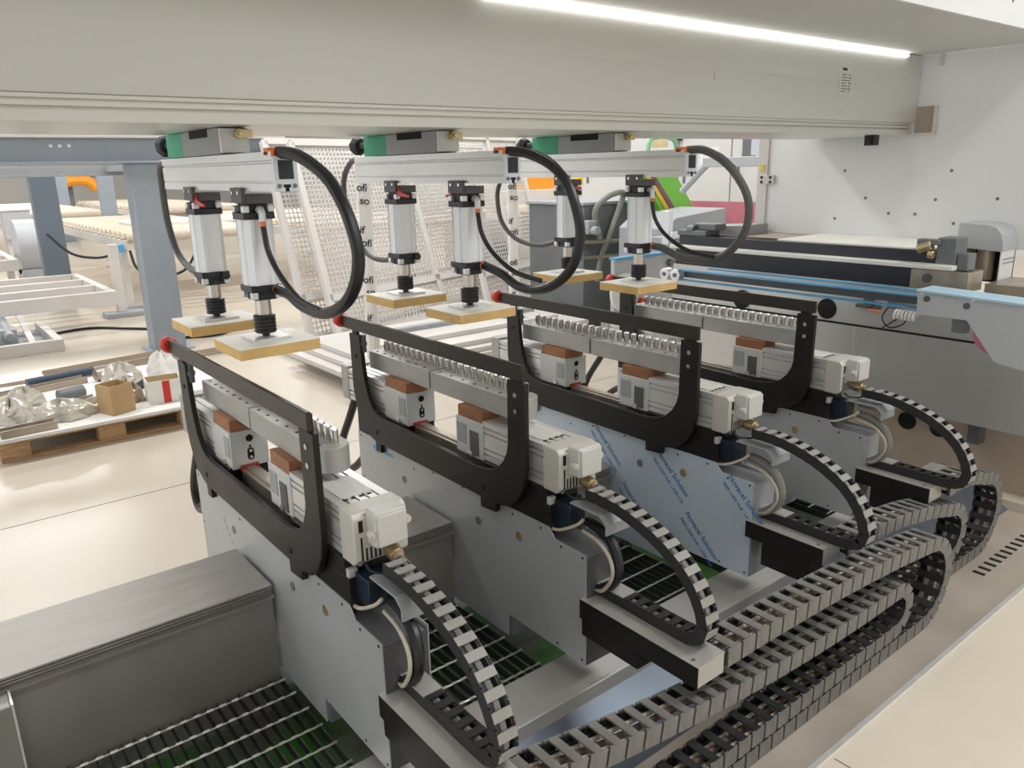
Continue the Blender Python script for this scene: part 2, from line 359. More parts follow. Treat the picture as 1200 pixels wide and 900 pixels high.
def carriage(i):
    x = XF[i]
    lab = ['nearest carriage with plain side plate and wide rounded pin strip end', 'second carriage from the camera, blue arrow on its grey side plate',
           'third carriage from the camera, side plate in blue printed protective film', 'farthest carriage, in front of the stainless cabinet wall'][i]
    c = thing('workpiece_carriage', (x, 2.3, .10), lab, 'carriage', 'workpiece carriages')
    def K(s_): return 'carriage_'+s_
    def pt(name, mb, mats, bevel=0, key=None, parent=None, label=None):
        return part(name, mb, mats, parent or c, bevel, label, K(key) if key else None)
    # side plate + body housing
    pl = [(3.075, .617), (1.76, .617), (1.73, .585), (1.585, .583), (1.585, .188), (1.99, .188), (1.99, .10), (3.075, .10)]
    sp = pt('side_plate', MB().prism('x', pl, x+.012, x+.016), 'plate_film' if i == 2 else 'plate_grey')
    rv = mesh_of(MB().cyl((0, 0, 0), (-.0015, 0, 0), .0045, n=8), 'black_plastic', key='rivet')
    for yy, zz in ((3.05, .60), (2.6, .57), (2.45, .597), (2.25, .60), (1.95, .597), (1.80, .60), (1.70, .57), (1.60, .57), (1.60, .40), (1.60, .205), (3.05, .40), (2.9, .3), (1.72, .205)):
        piece('rivet', rv, sp, T(x+.012, yy, zz))
    hm = mesh_of(MB().cyl((0, 0, 0), (-.002, 0, 0), .016, n=16), 'machine_grey', key='plug')
    hb = mesh_of(MB().cyl((0, 0, 0), (-.003, 0, 0), .017, n=16), 'brass', key='plug_brass')
    piece('plug', hm, sp, T(x+.012, 2.156, .499)); piece('plug', hb, sp, T(x+.012, 1.917, .527)); piece('plug', hm, sp, T(x+.012, 2.683, .497))
    bd = [(3.07, .585), (1.80, .585), (1.76, .572), (1.59, .572), (1.59, .19), (1.97, .19), (1.97, .105), (3.07, .105)]
    pt('housing', MB().prism('x', bd, x+.0165, x+.15), 'machine_mid' if i > 1 else 'machine_grey', .002)
    pt('rear_plate', MB().prism('x', pl, x+.1505, x+.154), 'plate_grey')
    pt('end_cover', MB().box(x+.018, x+.149, 1.583, 1.589, .19, .57), 'bracket_grey' if i < 2 else 'machine_mid', .001)
    if i == 0:
        for k in range(4): piece('print_stripe', mesh_of(MB().box(-.0006, 0, -.012, .012, -.006, .006), 'cast_grey', key='smear'), sp, T(x+.0119, 2.78-.02*k, .50-.022*k))
    if i == 1:
        ar = MB().prism('x', [(2.95, .575), (2.90, .60), (2.90, .583), (2.77, .583), (2.77, .567), (2.90, .567), (2.90, .55)], x+.0112, x+.0119)
        pt('arrow_sticker', ar, 'arrow_blue', parent=sp, label='blue arrow sticker')
    if i == 2:
        ang = -.76; t1 = text_mesh('Novacel Solution', .040, 'film_text_a', 'print_blue', .0006); t2 = text_mesh('FIBER LASER FILM - LASER CO2', .021, 'film_text_b', 'print_blue', .0002)
        for yy, zz in ((2.44, .60), (2.06, .575), (1.70, .575), (2.26, .37), (2.58, .40), (1.90, .35)):
            s1 = .80
            M = on_x_face(x+.0118, yy, zz, ang) @ Matrix.Diagonal((s1, s1*1.1, 1, 1)); piece('film_print', t1, sp, M)
            M = on_x_face(x+.0118, yy+.024, zz-.032, ang) @ Matrix.Diagonal((s1, s1*1.2, 1, 1)); piece('film_print', t2, sp, M)
    # black U frame
    U = [(3.05, 1.075), (3.05, .83), (3.035, .755), (3.01, .70), (2.965, .652), (2.91, .628), (2.877, .62), (2.877, .578), (2.832, .578), (2.832, .618), (2.11, .617), (2.11, .577), (2.02, .585), (2.015, .617),
         (1.95, .63), (1.90, .665), (1.866, .72), (1.852, .79), (1.85, 1.085), (1.94, 1.085), (1.943, .86), (1.952, .825), (1.972, .79), (2.003, .76), (2.045, .738), (2.10, .729), (2.15, .727), (2.60, .735), (2.79, .735), (2.845, .745), (2.885, .768), (2.915, .81), (2.938, .87), (2.952, .95), (2.96, 1.075)]
    uf = pt('support_frame', MB().prism('x', U, x-.008, x+.011), 'black_paint', .002, 'uframe')
    hd = mesh_of(MB().cyl((0, 0, 0), (-.002, 0, 0), .010, n=14), 'hole_black', key='frame_hole')
    hl = mesh_of(MB().cyl((0, 0, 0), (-.003, 0, 0), .009, n=14), 'steel', key='frame_bolt')
    for yy, zz, me in ((2.86, .665, hd), (2.09, .655, hd), (3.0, .98, hd), (1.897, 1.04, hl), (1.897, .985, hl)): piece('bolt', me, uf, T(x-.008, yy, zz))
    br = pt('clamp_bar', MB().box(x-.022, x-.008, 1.845, 3.085, 1.097, 1.15), 'bar_black', .002, 'bar')
    kb = MB().cyl((x-.015, 3.085, 1.125), (x-.015, 3.10, 1.125), .024, .033, 18).cyl((x-.015, 3.10, 1.125), (x-.015, 3.130, 1.125), .033, .029, 18)
    pt('bumper', kb, 'red', .003, 'knob', br, 'red rubber bumper')
    pt('bumper_screw', MB().cyl((x-.015, 3.129, 1.125), (x-.015, 3.134, 1.125), .010, n=10), 'steel', 0, 'knobscrew', br)
    for y0, y1 in ((2.985, 3.025), (1.875, 1.925)):
        pt('bar_post', MB().box(x-.006, x+.010, y0, y1, 1.06, 1.135), 'black_paint', .002)
    for y0 in (2.95, 1.928):
        pt('spring_pin', MB().cyl((x+.012, y0+.01, 1.0), (x+.012, y0+.01, 1.075), .011, n=12).cyl((x+.012, y0+.01, 1.03), (x+.012, y0+.01, 1.045), .015, n=12), 'bracket_grey')
    # pin strip
    st = None
    for k, (y0, y1) in enumerate(((1.955, 2.515), (2.525, 3.01))):
        if k == 0: m_ = MB().prism('z', rounded_strip(x+.06, x+.165, y0, y1, .045), .915, .99)
        else: m_ = MB().box(x+.06, x+.165, y0, y1, .915, .99)
        st = pt('pin_strip', m_, 'cast_grey', .002, 'strip%d' % k)
        hm2 = mesh_of(MB().cyl((0, 0, 0), (0, 0, .0012), .006, n=8), 'hole_black', key='screw_hole')
        n = 7
        for q in range(n): piece('screw_hole', hm2, st, T(x+.08, y0+.06+(y1-y0-.1)*q/(n-1), .99)); 
        if 'pin' not in CACHE:
            m2 = MB().mi(0).cyl((0, 0, 0), (0, 0, .040), .0128, n=12).mi(1).cyl((0, 0, .040), (0, 0, .044), .0128, .010, n=12)
            m2.mi(2).box(-.0138, -.0118, -.004, .004, .008, .026)
            mesh_of(m2, ['steel', 'aluminium_bright', 'machine_grey'], key='pin')
        ys = [2.007+.0435*q for q in range(23)]
        for yy in ys:
            if y0 < yy < y1+.005: piece('locating_pin', CACHE['pin'], st, T(x+.125, yy, .99))
    # drive units
    e = pt('end_cap', MB().box(x+.027, x+.183, 3.165, 3.235, .735, .895), 'cast_grey', .006, 'endcap')
    for nm, y0, y1 in (('drive_far', 2.83, 3.165), ('drive_near', 1.80, 2.135)):
        pt('drive_profile', MB().prism('y', groove_profile(x+.03, x+.18, .742, .885), y0, y1), 'aluminium', 0, nm)
    # gripper boxes
    for nm, y0, y1 in (('a', 2.65, 2.835), ('b', 2.13, 2.298)):
        gb = pt('gripper_box', MB().box(x+.026, x+.16, y0, y1, .735, .872), 'box_light', .002, 'grip'+nm)
        pt('brown_block', MB().box(x+.034, x+.15, y0+.012, y1-.006, .872, .914), 'copper_brown', .001, 'brown'+nm, gb, 'copper brown mounting block')
        pt('cover_panel', MB().box(x+.0235, x+.026, y0+.012 if nm == 'a' else y1-.065, y0+.062 if nm == 'a' else y1-.010, .775, .85), 'machine_mid', 0, 'panel'+nm, gb)
        if nm == 'b': pt('dark_insert', MB().box(x+.0225, x+.026, y0+.028, y0+.078, .745, .835), 'bracket_grey', 0, 'ins'+nm, gb)
        for zz, r in ((.842, .013), (.812, .004)): 
            pt('port', MB().cyl((x+.095, y0-.002, zz), (x+.095, y0+.002, zz), r, n=14), 'hole_black', 0, 'port%s%g' % (nm, zz), gb)
        pt('slot', MB().prism('y', [(x+.095+.012*math.cos(a), .783+(.012*math.sin(a))+(.011 if math.sin(a) > 0 else -.011)) for a in [2*math.pi*q/16+.1 for q in range(16)]], y0-.002, y0+.002), 'hole_black', 0, 'slot'+nm, gb)
        for zz in (.795, .771): pt('screw', MB().cyl((x+.095, y0-.0035, zz), (x+.095, y0, zz), .006, n=8), 'steel', 0, 'scr%s%g' % (nm, zz), gb)
        pt('red_clip', MB().box(x+.052, x+.116, y0-.012, y0-.001, .726, .748), 'clip_red', 0, 'clip'+nm, gb)
        pt('fitting', MB().cyl((x+.018, y0+.07, .748), (x+.026, y0+.07, .748), .012, n=10), 'steel', 0, 'fit'+nm, gb)
    pt('guide_rail', MB().box(x+.055, x+.115, 2.13, 2.65, .69, .735).box(x+.07, x+.10, 2.13, 2.65, .735, .742), 'scrap_metal', .002, 'grail')
    pt('base_beam', MB().box(x+.018, x+.16, 1.76, 3.08, .588, .69).box(x+.018, x+.16, 1.78, 2.13, .69, .74).box(x+.018, x+.16, 2.66, 3.08, .69, .74), 'black_paint', .002, 'bbeam')
    # motor head and connector
    hp = [(1.80, .738), (1.80, .888), (1.735, .888), (1.72, .874), (1.72, .752), (1.735, .738)]
    mh = pt('motor_head', MB().prism('x', hp, x+.024, x+.186), 'housing_beige', .004, 'mhead')
    for k in range(5): pt('vent', MB().box(x+.043+.013*k, x+.048+.013*k, 1.7185, 1.7225, .752, .786 if k > 0 else .82), 'hole_black', 0, 'vent%d' % k, mh)
    pt('vent', MB().box(x+.040, x+.052, 1.7185, 1.7225, .835, .868), 'hole_black', 0, 'ventt', mh)
    pt('screw', MB().cyl((x+.036, 1.722, .748), (x+.036, 1.717, .748), .007, n=10), 'machine_grey', 0, 'mscr', mh)
    cb = pt('connector_box', MB().box(x+.062, x+.157, 1.668, 1.722, .800, .898), 'connector', .006, 'conn')
    pt('lid', MB().box(x+.066, x+.153, 1.660, 1.668, .804, .893), 'connector', .004, 'connlid', cb)
    for xx, zz in ((.058, .84), (.161, .855)):
        pt('lug', MB().cyl((x+xx, 1.69, zz), (x+xx, 1.672, zz), .012, n=10).cyl((x+xx, 1.672, zz), (x+xx, 1.668, zz), .006, n=8), 'connector', 0, 'lug%g' % xx, cb)
    pt('type_plate', MB().box(x+.055, x+.15, 1.845, 1.985, .8852, .888), 'type_label', 0, 'tplate')
    for k in range(4): pt('top_slot', MB().box(x+.055+.024*k, x+.069+.024*k, 1.826, 1.836, .885, .8858), 'hole_black', 0, 'ts%d' % k)
    gl = pt('cable_gland', MB().cyl((x+.125, 1.722, .765), (x+.125, 1.70, .765), .019, n=12).cyl((x+.125, 1.70, .765), (x+.122, 1.668, .763), .024, .020, 12).cyl((x+.122, 1.668, .763), (x+.12, 1.655, .762), .014, n=12), 'brass', .001, 'gland')
    pt('motor_cable', MB().tube([(x+.12, 1.66, .762), (x+.112, 1.60, .765), (x+.092, 1.54, .755), (x+.086, 1.46, .735), (x+.086, 1.37, .712)], .0105), 'cable_grey', 0, 'mcable')
    pt('thin_cable', MB().tube([(x+.05, 1.715, .745), (x+.055, 1.69, .73), (x+.09, 1.66, .728), (x+.12, 1.655, .738), (x+.12, 1.60, .765), (x+.10, 1.52, .76)], .004), 'rubber', 0, 'tcable')
    # valve group under the motor
    pt('valve_block', MB().box(x+.03, x+.075, 1.835, 1.905, .645, .70).cyl((x+.05, 1.835, .672), (x+.05, 1.815, .672), .024, n=14), 'aluminium_bright', .003, 'valve')
    pt('valve_plate', MB().box(x+.022, x+.05, 1.765, 1.795, .63, .715), 'box_light', .002, 'vplate')
    pt('solenoid', MB().box(x+.04, x+.11, 1.69, 1.765, .62, .705), 'blue_valve', .003, 'solen')
    pt('guard_bracket', MB().prism('y', [(x+.05, .715), (x+.165, .715), (x+.165, .66), (x+.160, .66), (x+.160, .709), (x+.05, .709)], 1.565, 1.70).prism('x', [(1.565, .715), (1.535, .69), (1.535, .655), (1.541, .655), (1.541, .688), (1.57, .709)], x+.05, x+.165), 'machine_mid', .001, 'guard')
    pt('white_cable', MB().tube([(x+.035, 1.802, .632), (x+.03, 1.785, .608), (x+.03, 1.730, .613), (x+.04, 1.661, .650), (x+.05, 1.637, .676)], .0055), 'cable_cream', 0, 'wcable')
    pt('hose', MB().tube([(x+.09, 1.66, .65), (x+.085, 1.60, .645), (x+.08, 1.535, .615), (x+.07, 1.502, .562), (x+.065, 1.512, .505), (x+.065, 1.57, .458), (x+.07, 1.62, .45)], .017), 'cable_grey' if i > 1 else 'rubber', 0, 'hose%d' % (i > 1))
    pt('signal_cable', MB().tube([(x+.06, 1.65, .63), (x+.055, 1.57, .62), (x+.05, 1.515, .58), (x+.042, 1.502, .53), (x+.045, 1.545, .468), (x+.06, 1.60, .448)], .006), 'cable_cream', 0, 'scable')
    # corrugated hose at the far end
    pt('corrugated_hose', MB().tube([(x+.09, 3.22, .74), (x+.09, 3.30, .62), (x+.09, 3.40, .48), (x+.09, 3.44, .38), (x+.09, 3.40, .315), (x+.09, 3.30, .35), (x+.09, 3.18, .44), (x+.09, 3.07, .50)], .019), 'rubber', 0, 'chose')
    # chain tray and chain
    ye = 1.134 if i < 2 else 1.28
    tr = pt('chain_tray', MB().mi(0).box(x, x+.118, ye, 1.60, .428, .432).box(x+.003, x+.118, ye, ye+.004, .367, .428).mi(1).box(x, x+.003, ye, 1.60, .365, .431).box(x+.115, x+.118, ye, 1.60, .365, .428), ['deck_sheet', 'black_paint'])
    pt('tray_screw', MB().cyl((x+.018, ye+.03, .432), (x+.018, ye+.03, .436), .006, n=8), 'steel', 0, None, tr)
    pt('tray_bracket', MB().box(x+.01, x+.11, ye+.05, ye+.25, .27, .366) if i > 1 else MB().box(x+.01, x+.11, 1.36, 1.60, .30, .366), 'black_paint')
    cp = [(1.64, .757), (1.57, .757), (1.50, .750), (1.43, .734), (1.36, .71), (1.30, .68), (1.25, .645), (1.21, .60), (1.183, .55), (1.172, .505), (1.182, .472), (1.21, .455), (1.26, .45), (1.35, .45), (1.45, .451), (1.60, .452)]
    pts = smooth([(x+.088, a, b2) for a, b2 in cp], 6)
    ch = pt('cable_chain', MB().tube(resample(pts, .03), .011, 8, sm=False), 'cable_grey', 0, 'chcable', label='black cable chain arm')
    place_links(ch, pts, .044, small, (1, 0, 0))
    pt('chain_end_plate', MB().box(x+.06, x+.116, 1.47, 1.60, .468, .473), 'deck_sheet', 0, 'cend')
for i in range(4): carriage(i)

# ------------------------------------------------------------------ overhead beam, hood, end cabinet
bm_ = thing('overhead_beam', (2.4, 2.7, 1.885), 'long grey overhead gantry beam carrying the press units', 'beam')
part('beam_body', MB().prism('x', [(2.36, 1.955), (2.36, 2.335), (3.04, 2.335), (3.04, 1.955)], -.6, 5.0), 'beam_paint', bm_, .004)
pr = [(2.36, 1.955), (2.352, 1.955), (2.352, 1.945), (2.364, 1.945), (2.364, 1.938), (2.350, 1.938), (2.350, 1.926), (2.366, 1.926), (2.366, 1.917), (2.348, 1.917), (2.348, 1.888), (3.04, 1.888), (3.04, 1.955)]
part('rail_profile', MB().prism('x', pr, -.6, 4.93), 'beam_profile', bm_)
part('seam', MB().box(1.2, 4.3, 2.3575, 2.36, 2.155, 2.158), 'beam_profile', bm_)
part('plug', MB().cyl((3.067, 2.36, 2.132), (3.067, 2.357, 2.132), .022, n=18), 'beam_profile', bm_)
lb = part('type_plate', MB().box(4.10, 4.23, 2.3565, 2.36, 2.085, 2.232), 'type_label', bm_, label='small printed rating plate')
part('print_line', MB().box(4.12, 4.165, 2.3558, 2.3565, 2.208, 2.222), 'print_black', lb)
for k in range(7):
    part('print_line', MB().box(4.115, 4.16+.01*(k % 3), 2.3558, 2.3565, 2.185-.014*k, 2.190-.014*k), 'machine_grey', lb)
    part('print_line', MB().box(4.185, 4.20+.012*(k % 2), 2.3558, 2.3565, 2.185-.014*k, 2.191-.014*k), 'machine_grey', lb)
part('sensor', MB().box(4.60, 4.66, 2.40, 2.46, 1.83, 1.888).cyl((4.60, 2.43, 1.855), (4.585, 2.43, 1.855), .018, n=12), 'black_plastic', bm_, .003)
solo('led_strip', MB().prism('x', [(2.345, 2.318), (2.36, 2.314), (2.36, 2.330), (2.345, 2.330)], 1.75, 4.80), 'led', (3.3, 2.35, 2.30), 'thin glowing light strip along the top edge of the overhead beam', 'light strip')
hd_ = thing('beam_hood', (2.4, 2.0, 2.33), 'pale sheet metal hood above the overhead beam', 'hood')
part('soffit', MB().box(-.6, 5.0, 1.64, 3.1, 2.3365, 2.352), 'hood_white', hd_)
part('front_panel', MB().box(-.6, 5.0, 1.625, 1.64, 2.3365, 2.85), 'cab_white', hd_)
sc = mesh_of(MB().cyl((0, 0, 0), (0, -.002, 0), .008, n=8), 'machine_grey', key='hood_screw')
for k in range(3): piece('screw', sc, hd_, T(4.25+.17*k, 1.625, 2.44))
ec = thing('end_cabinet', (5.3, 2.4, 1.28), 'white cabinet wall closing the right end of the gantry', 'cabinet')
part('side_panel', MB().box(5.002, 5.03, .6, 3.36, 1.24, 2.336), 'cab_white', ec)
part('edge_flange', MB().box(4.985, 5.03, 3.36, 3.375, 1.24, 2.9), 'white_paint', ec)
sm_ = mesh_of(MB().cyl((0, 0, 0), (-.002, 0, 0), .010, n=8), 'machine_grey', key='cab_screw')
for y, z in ((2.785, 1.6845), (2.1186, 1.6776), (2.6285, 1.5128), (2.4679, 1.4205), (2.3026, 1.4204), (2.191, 1.5095), (2.8274, 1.3762), (2.0712, 1.3727), (1.85, 1.52)):
    piece('screw', sm_, ec, T(5.002, y, z))
for a_ in ((2.235, 2.25, 1.90, 2.05), (2.235, 2.345, 1.885, 1.90), (2.235, 2.25, 2.27, 2.335)): part('notch_frame', MB().box(4.975, 5.003, *a_), 'white_paint', ec, .002)
part('notch', MB().box(4.995, 5.0018, 2.25, 2.36, 1.90, 2.05), 'dirty_tan', ec)
part('hinge', MB().box(4.975, 5.003, 3.30, 3.42, 1.60, 1.66), 'white_paint', ec, .003)
for y in (3.325, 3.395):
    for z in (1.613, 1.645): part('hinge_screw', MB().cyl((4.976, y, z), (4.972, y, z), .011, n=8), 'print_black', ec)

# ------------------------------------------------------------------ press units
def press(i, xc, hoses, label):
    u = thing('press_unit', (xc, 2.62, 1.70), label, 'press unit', 'pneumatic press units')
    def pt(name, mb, mats, bevel=0, key=None, parent=None, label=None): return part(name, mb, mats, parent or u, bevel, label, 'press_'+key if key else None)
    h = .034
    rp_ = [(xc-h, 1.700), (xc-h, 1.722), (xc-h+.004, 1.724), (xc-h+.004, 1.727), (xc-h, 1.729), (xc-h, 1.774), (xc-h+.006, 1.777), (xc-h+.006, 1.781), (xc-h, 1.784), (xc-h, 1.806), (xc+h, 1.806), (xc+h, 1.700)]
    pt('rail', MB().prism('y', rp_, 2.112, 3.15), 'aluminium', 0, 'rail')
    e = pt('rail_end_cap', MB().box(xc-h, xc+h, 2.100, 2.112, 1.700, 1.793), 'frame_blue_white', .001, 'ecap')
    pt('window', MB().box(xc-.021, xc+.021, 2.0985, 2.101, 1.733, 1.783), 'screen_dark', 0, 'ewin', e)
    for s_ in (-1, 1): pt('bolt', MB().cyl((xc+.022*s_, 2.101, 1.715), (xc+.022*s_, 2.097, 1.715), .006, n=10), 'machine_grey', 0, 'ebolt%d' % s_, e)
    pt('slot', MB().box(xc-.010, xc+.010, 2.0985, 2.101, 1.711, 1.719).box(xc-.005, xc+.005, 2.0985, 2.101, 1.700, 1.711), 'hole_black', 0, 'eslot', e)
    x0 = xc-.036; x1 = xc+.052
    s = pt('slider', MB().box(x0, x1, 2.50, 2.87, 1.808, 1.887), 'slider_grey', .003, 'slider')
    pt('clamp_recess', MB().box(x0-.002, x0+.01, 2.60, 2.78, 1.862, 1.888), 'hole_black', .002, 'recess', s)
    pt('green_pad', MB().box(x0+.002, x1-.004, 2.871, 3.06, 1.808, 1.887), 'green_pad', .002, 'green', s, 'green guide pad')
    pt('front_plate', MB().box(x0, x1, 2.483, 2.499, 1.812, 1.884), 'slider_light', .002, 'fplate', s)
    pt('brass_screw', MB().cyl((x0+.055, 2.483, 1.868), (x0+.055, 2.462, 1.868), .014, n=12).cyl((x0+.055, 2.462, 1.868), (x0+.055, 2.45, 1.868), .008, n=10).box(x0+.055, x0+.095, 2.466, 2.483, 1.856, 1.880), 'brass', .001, 'bscrew', s)
    kx = xc-.012; kz = 1.852
    kn = MB().cyl((kx, 3.06, kz), (kx, 3.12, kz), .016, n=12).cyl((kx, 3.12, kz), (kx, 3.145, kz), .030, .041, 9).cyl((kx, 3.145, kz), (kx, 3.18, kz), .041, .030, 9)
    pt('star_knob', kn, 'black_plastic', .004, 'knob', None, 'black star grip knob')
    for k, yc in enumerate((2.375, 2.84)):
        r = .046; q = .030
        oc = [(xc-r, yc-q), (xc-r+.004, yc-q), (xc-r+.004, yc-.018), (xc-r-.001, yc-.016), (xc-r-.001, yc+.016), (xc-r+.004, yc+.018), (xc-r+.004, yc+q), (xc-r, yc+q), (xc-q, yc+r), (xc+q, yc+r), (xc+r, yc+q), (xc+r, yc-q), (xc+q, yc-r), (xc+.018, yc-r), (xc+.016, yc-r+.005), (xc-.016, yc-r+.005), (xc-.018, yc-r), (xc-q, yc-r)]
        c = pt('cylinder', MB().prism('z', oc, 1.42, 1.617), 'barrel_alu', 0, 'barrel%d' % k, None, 'aluminium pneumatic cylinder')
        pt('mount_bracket', MB().box(xc-.048, xc-.035, yc-.045, yc+.045, 1.665, 1.71).box(xc-.0345, xc+.048, yc-.046, yc+.046, 1.662, 1.690), 'bracket_grey', .002, 'mb%d' % k, c)
        for dy in (-.025, .025): pt('screw', MB().cyl((xc-.048, yc+dy, 1.695), (xc-.051, yc+dy, 1.695), .006, n=8), 'steel', 0, 'mbs%d%g' % (k, dy), c)
        for nm, z0, z1 in (('head_cap', 1.617, 1.662), ('end_cap', 1.373, 1.42)):
            zz = (z0, z0+.02) if nm == 'head_cap' else (z1-.02, z1)
            pt(nm, MB().box(xc-r-.002, xc+r+.002, yc-r-.002, yc+r+.002, *zz).box(xc-.034, xc+.034, yc-.034, yc+.034, z0, z1), 'cap_black', .002, nm+str(k), c)
            for sx in (-1, 1):
                for sy in (-1, 1):
                    zb = (z0+.02, z0+.041) if nm == 'head_cap' else (z1-.042, z1-.02)
                    pt('tie_nut', MB().box(xc+sx*.038-.010, xc+sx*.038+.010, yc+sy*.038-.010, yc+sy*.038+.010, *zb), 'bolt_white', .003, '%s%d%d%d' % (nm, k, sx, sy), c)
        pt('rod', MB().cyl((xc, yc, 1.318), (xc, yc, 1.374), .024, n=18), 'steel', 0, 'rod%d' % k, c)
        prof = [(.026, 1.326)]
        for j in range(5): z = 1.322-j*.011; prof += [(.034, z), (.034, z-.006), (.0315, z-.0075), (.0315, z-.0095)]
        prof += [(.030, 1.268), (.012, 1.266), (.012, 1.256)]
        pt('rubber_coupling', MB().disc_rings((xc, yc), prof), 'rubber', 0, 'coup%d' % k, c)
        pd = pt('press_pad', MB().box(xc-.127, xc+.127, yc-.115, yc+.115, 1.214, 1.246), 'mdf', .001, 'pad%d' % k, None, 'square particle board press pad')
        pt('laminate_top', MB().box(xc-.127, xc+.127, yc-.115, yc+.115, 1.246, 1.249), 'laminate', 0, 'lam%d' % k, pd)
        pl_ = pt('mounting_plate', MB().box(xc-.062, xc+.062, yc-.056, yc+.056, 1.249, 1.257), 'aluminium', .001, 'mplate%d' % k, pd)
        if k == 1 or i == 1:
            pt('red_lever', MB().prism('x', [(yc-.02, 1.69), (yc-.05, 1.685), (yc-.07, 1.665), (yc-.13, 1.655), (yc-.13, 1.645), (yc-.06, 1.648), (yc-.03, 1.665)], xc-.04, xc-.033) if k == 1 else MB().prism('x', [(yc+.05, 1.665), (yc+.09, 1.658), (yc+.09, 1.65), (yc+.05, 1.65)], xc-.03, xc-.02), 'red', .001, 'lever%d' % k, c)
        if k == 0:
            pt('elbow', MB().tube([(xc+.0, yc-.046, 1.644), (xc+.0, yc-.06, 1.646), (xc, yc-.068, 1.635), (xc, yc-.069, 1.612)], .011, 10), 'bolt_white', 0, 'elbow', c)
            pt('collar', MB().cyl((xc, yc-.069, 1.612), (xc, yc-.069, 1.598), .009, n=10), 'orange', 0, 'ecol', c)
        pt('port_fitting', MB().cyl((xc+.03, yc-.046, 1.405), (xc+.03, yc-.064, 1.405), .014, n=12), 'orange' if k == 0 else 'cap_black', .001, 'pfit%d' % k, c)
    for sx in (-.022, .018): pt('hose_fitting', MB().cyl((xc+sx, 2.135, 1.803), (xc+sx, 2.108, 1.803), .012, n=10).box(xc+sx-.012, xc+sx+.012, 2.13, 2.16, 1.796, 1.816), 'orange', .001, 'hf%g' % sx)
    for nm, r_, pts in hoses:
        pt('air_hose', MB().tube([(xc+dx, y, z) for dx, y, z in pts], r_, 10), nm)
H1 = [(-.01, 2.12, 1.803), (0, 2.02, 1.793), (.01, 1.885, 1.742), (.01, 1.794, 1.671), (.01, 1.744, 1.591), (.01, 1.737, 1.530), (.01, 1.774, 1.463), (.01, 1.849, 1.411), (.015, 1.973, 1.377), (.02, 2.113, 1.378), (.03, 2.23, 1.398), (.03, 2.315, 1.405)]
H1b = [(.018, 2.12, 1.803), (.018, 2.04, 1.798), (.015, 1.93, 1.765), (.015, 1.86, 1.725), (.012, 1.80, 1.68)]
def mini(y0): return [(0, y0, 1.60), (0, y0-.002, 1.585), (0, y0-.02, 1.525), (.005, y0-.075, 1.461), (.008, y0-.19, 1.404), (.01, y0-.33, 1.385)]
far1 = [(-.02, 3.15, 1.795), (-.02, 3.22, 1.785), (-.015, 3.258, 1.72), (-.01, 3.268, 1.575), (0, 3.229, 1.462), (.01, 3.122, 1.404), (.02, 2.99, 1.39), (.03, 2.87, 1.40)]
press(0, .885, [('rubber', .0165, H1), ('rubber', .010, H1b), ('rubber', .0085, mini(2.306)), ('hose_grey', .013, far1)], 'press unit with two cylinders above the nearest carriage')
H2 = [(-.01, 2.12, 1.803), (0, 2.034, 1.795), (.01, 1.929, 1.759), (.015, 1.85, 1.699), (.015, 1.803, 1.609), (.015, 1.791, 1.532), (.015, 1.822, 1.45), (.015, 1.892, 1.389), (.02, 2.0, 1.35), (.025, 2.115, 1.35), (.03, 2.211, 1.383), (.03, 2.315, 1.405)]
H2b = [(.018, 2.12, 1.803), (.018, 2.05, 1.80), (.018, 1.97, 1.785), (.018, 1.90, 1.75), (.016, 1.845, 1.70)]
far2 = [(-.02, 3.15, 1.795), (-.015, 3.216, 1.788), (-.01, 3.298, 1.734), (-.01, 3.319, 1.66), (-.01, 3.297, 1.547), (0, 3.232, 1.436), (.01, 3.151, 1.384), (.02, 3.04, 1.372), (.03, 2.88, 1.402)]
press(1, 1.674, [('rubber', .016, H2), ('rubber', .009, H2b), ('rubber', .0085, mini(2.306)), ('hose_grey', .012, far2)], 'press unit with two cylinders above the second carriage')
H3 = [(-.01, 2.12, 1.803), (0, 2.041, 1.80), (.01, 1.948, 1.753), (.02, 1.872, 1.672), (.02, 1.835, 1.593), (.02, 1.844, 1.496), (.02, 1.914, 1.409), (.025, 2.016, 1.371), (.025, 2.149, 1.368), (.03, 2.268, 1.40), (.03, 2.315, 1.405)]
H3b = [(.018, 2.12, 1.803), (.018, 2.06, 1.80), (.018, 1.98, 1.78), (.02, 1.91, 1.73)]
far3 = [(-.02, 3.15, 1.795), (-.015, 3.26, 1.77), (-.01, 3.36, 1.67), (-.01, 3.381, 1.583), (-.01, 3.348, 1.473), (0, 3.242, 1.389), (.02, 3.082, 1.362), (.03, 2.95, 1.39), (.03, 2.88, 1.403)]
press(2, 2.596, [('hose_grey', .016, H3), ('rubber', .009, H3b), ('rubber', .0085, mini(2.306)), ('hose_grey', .012, far3)], 'press unit with two cylinders farthest along the beam')

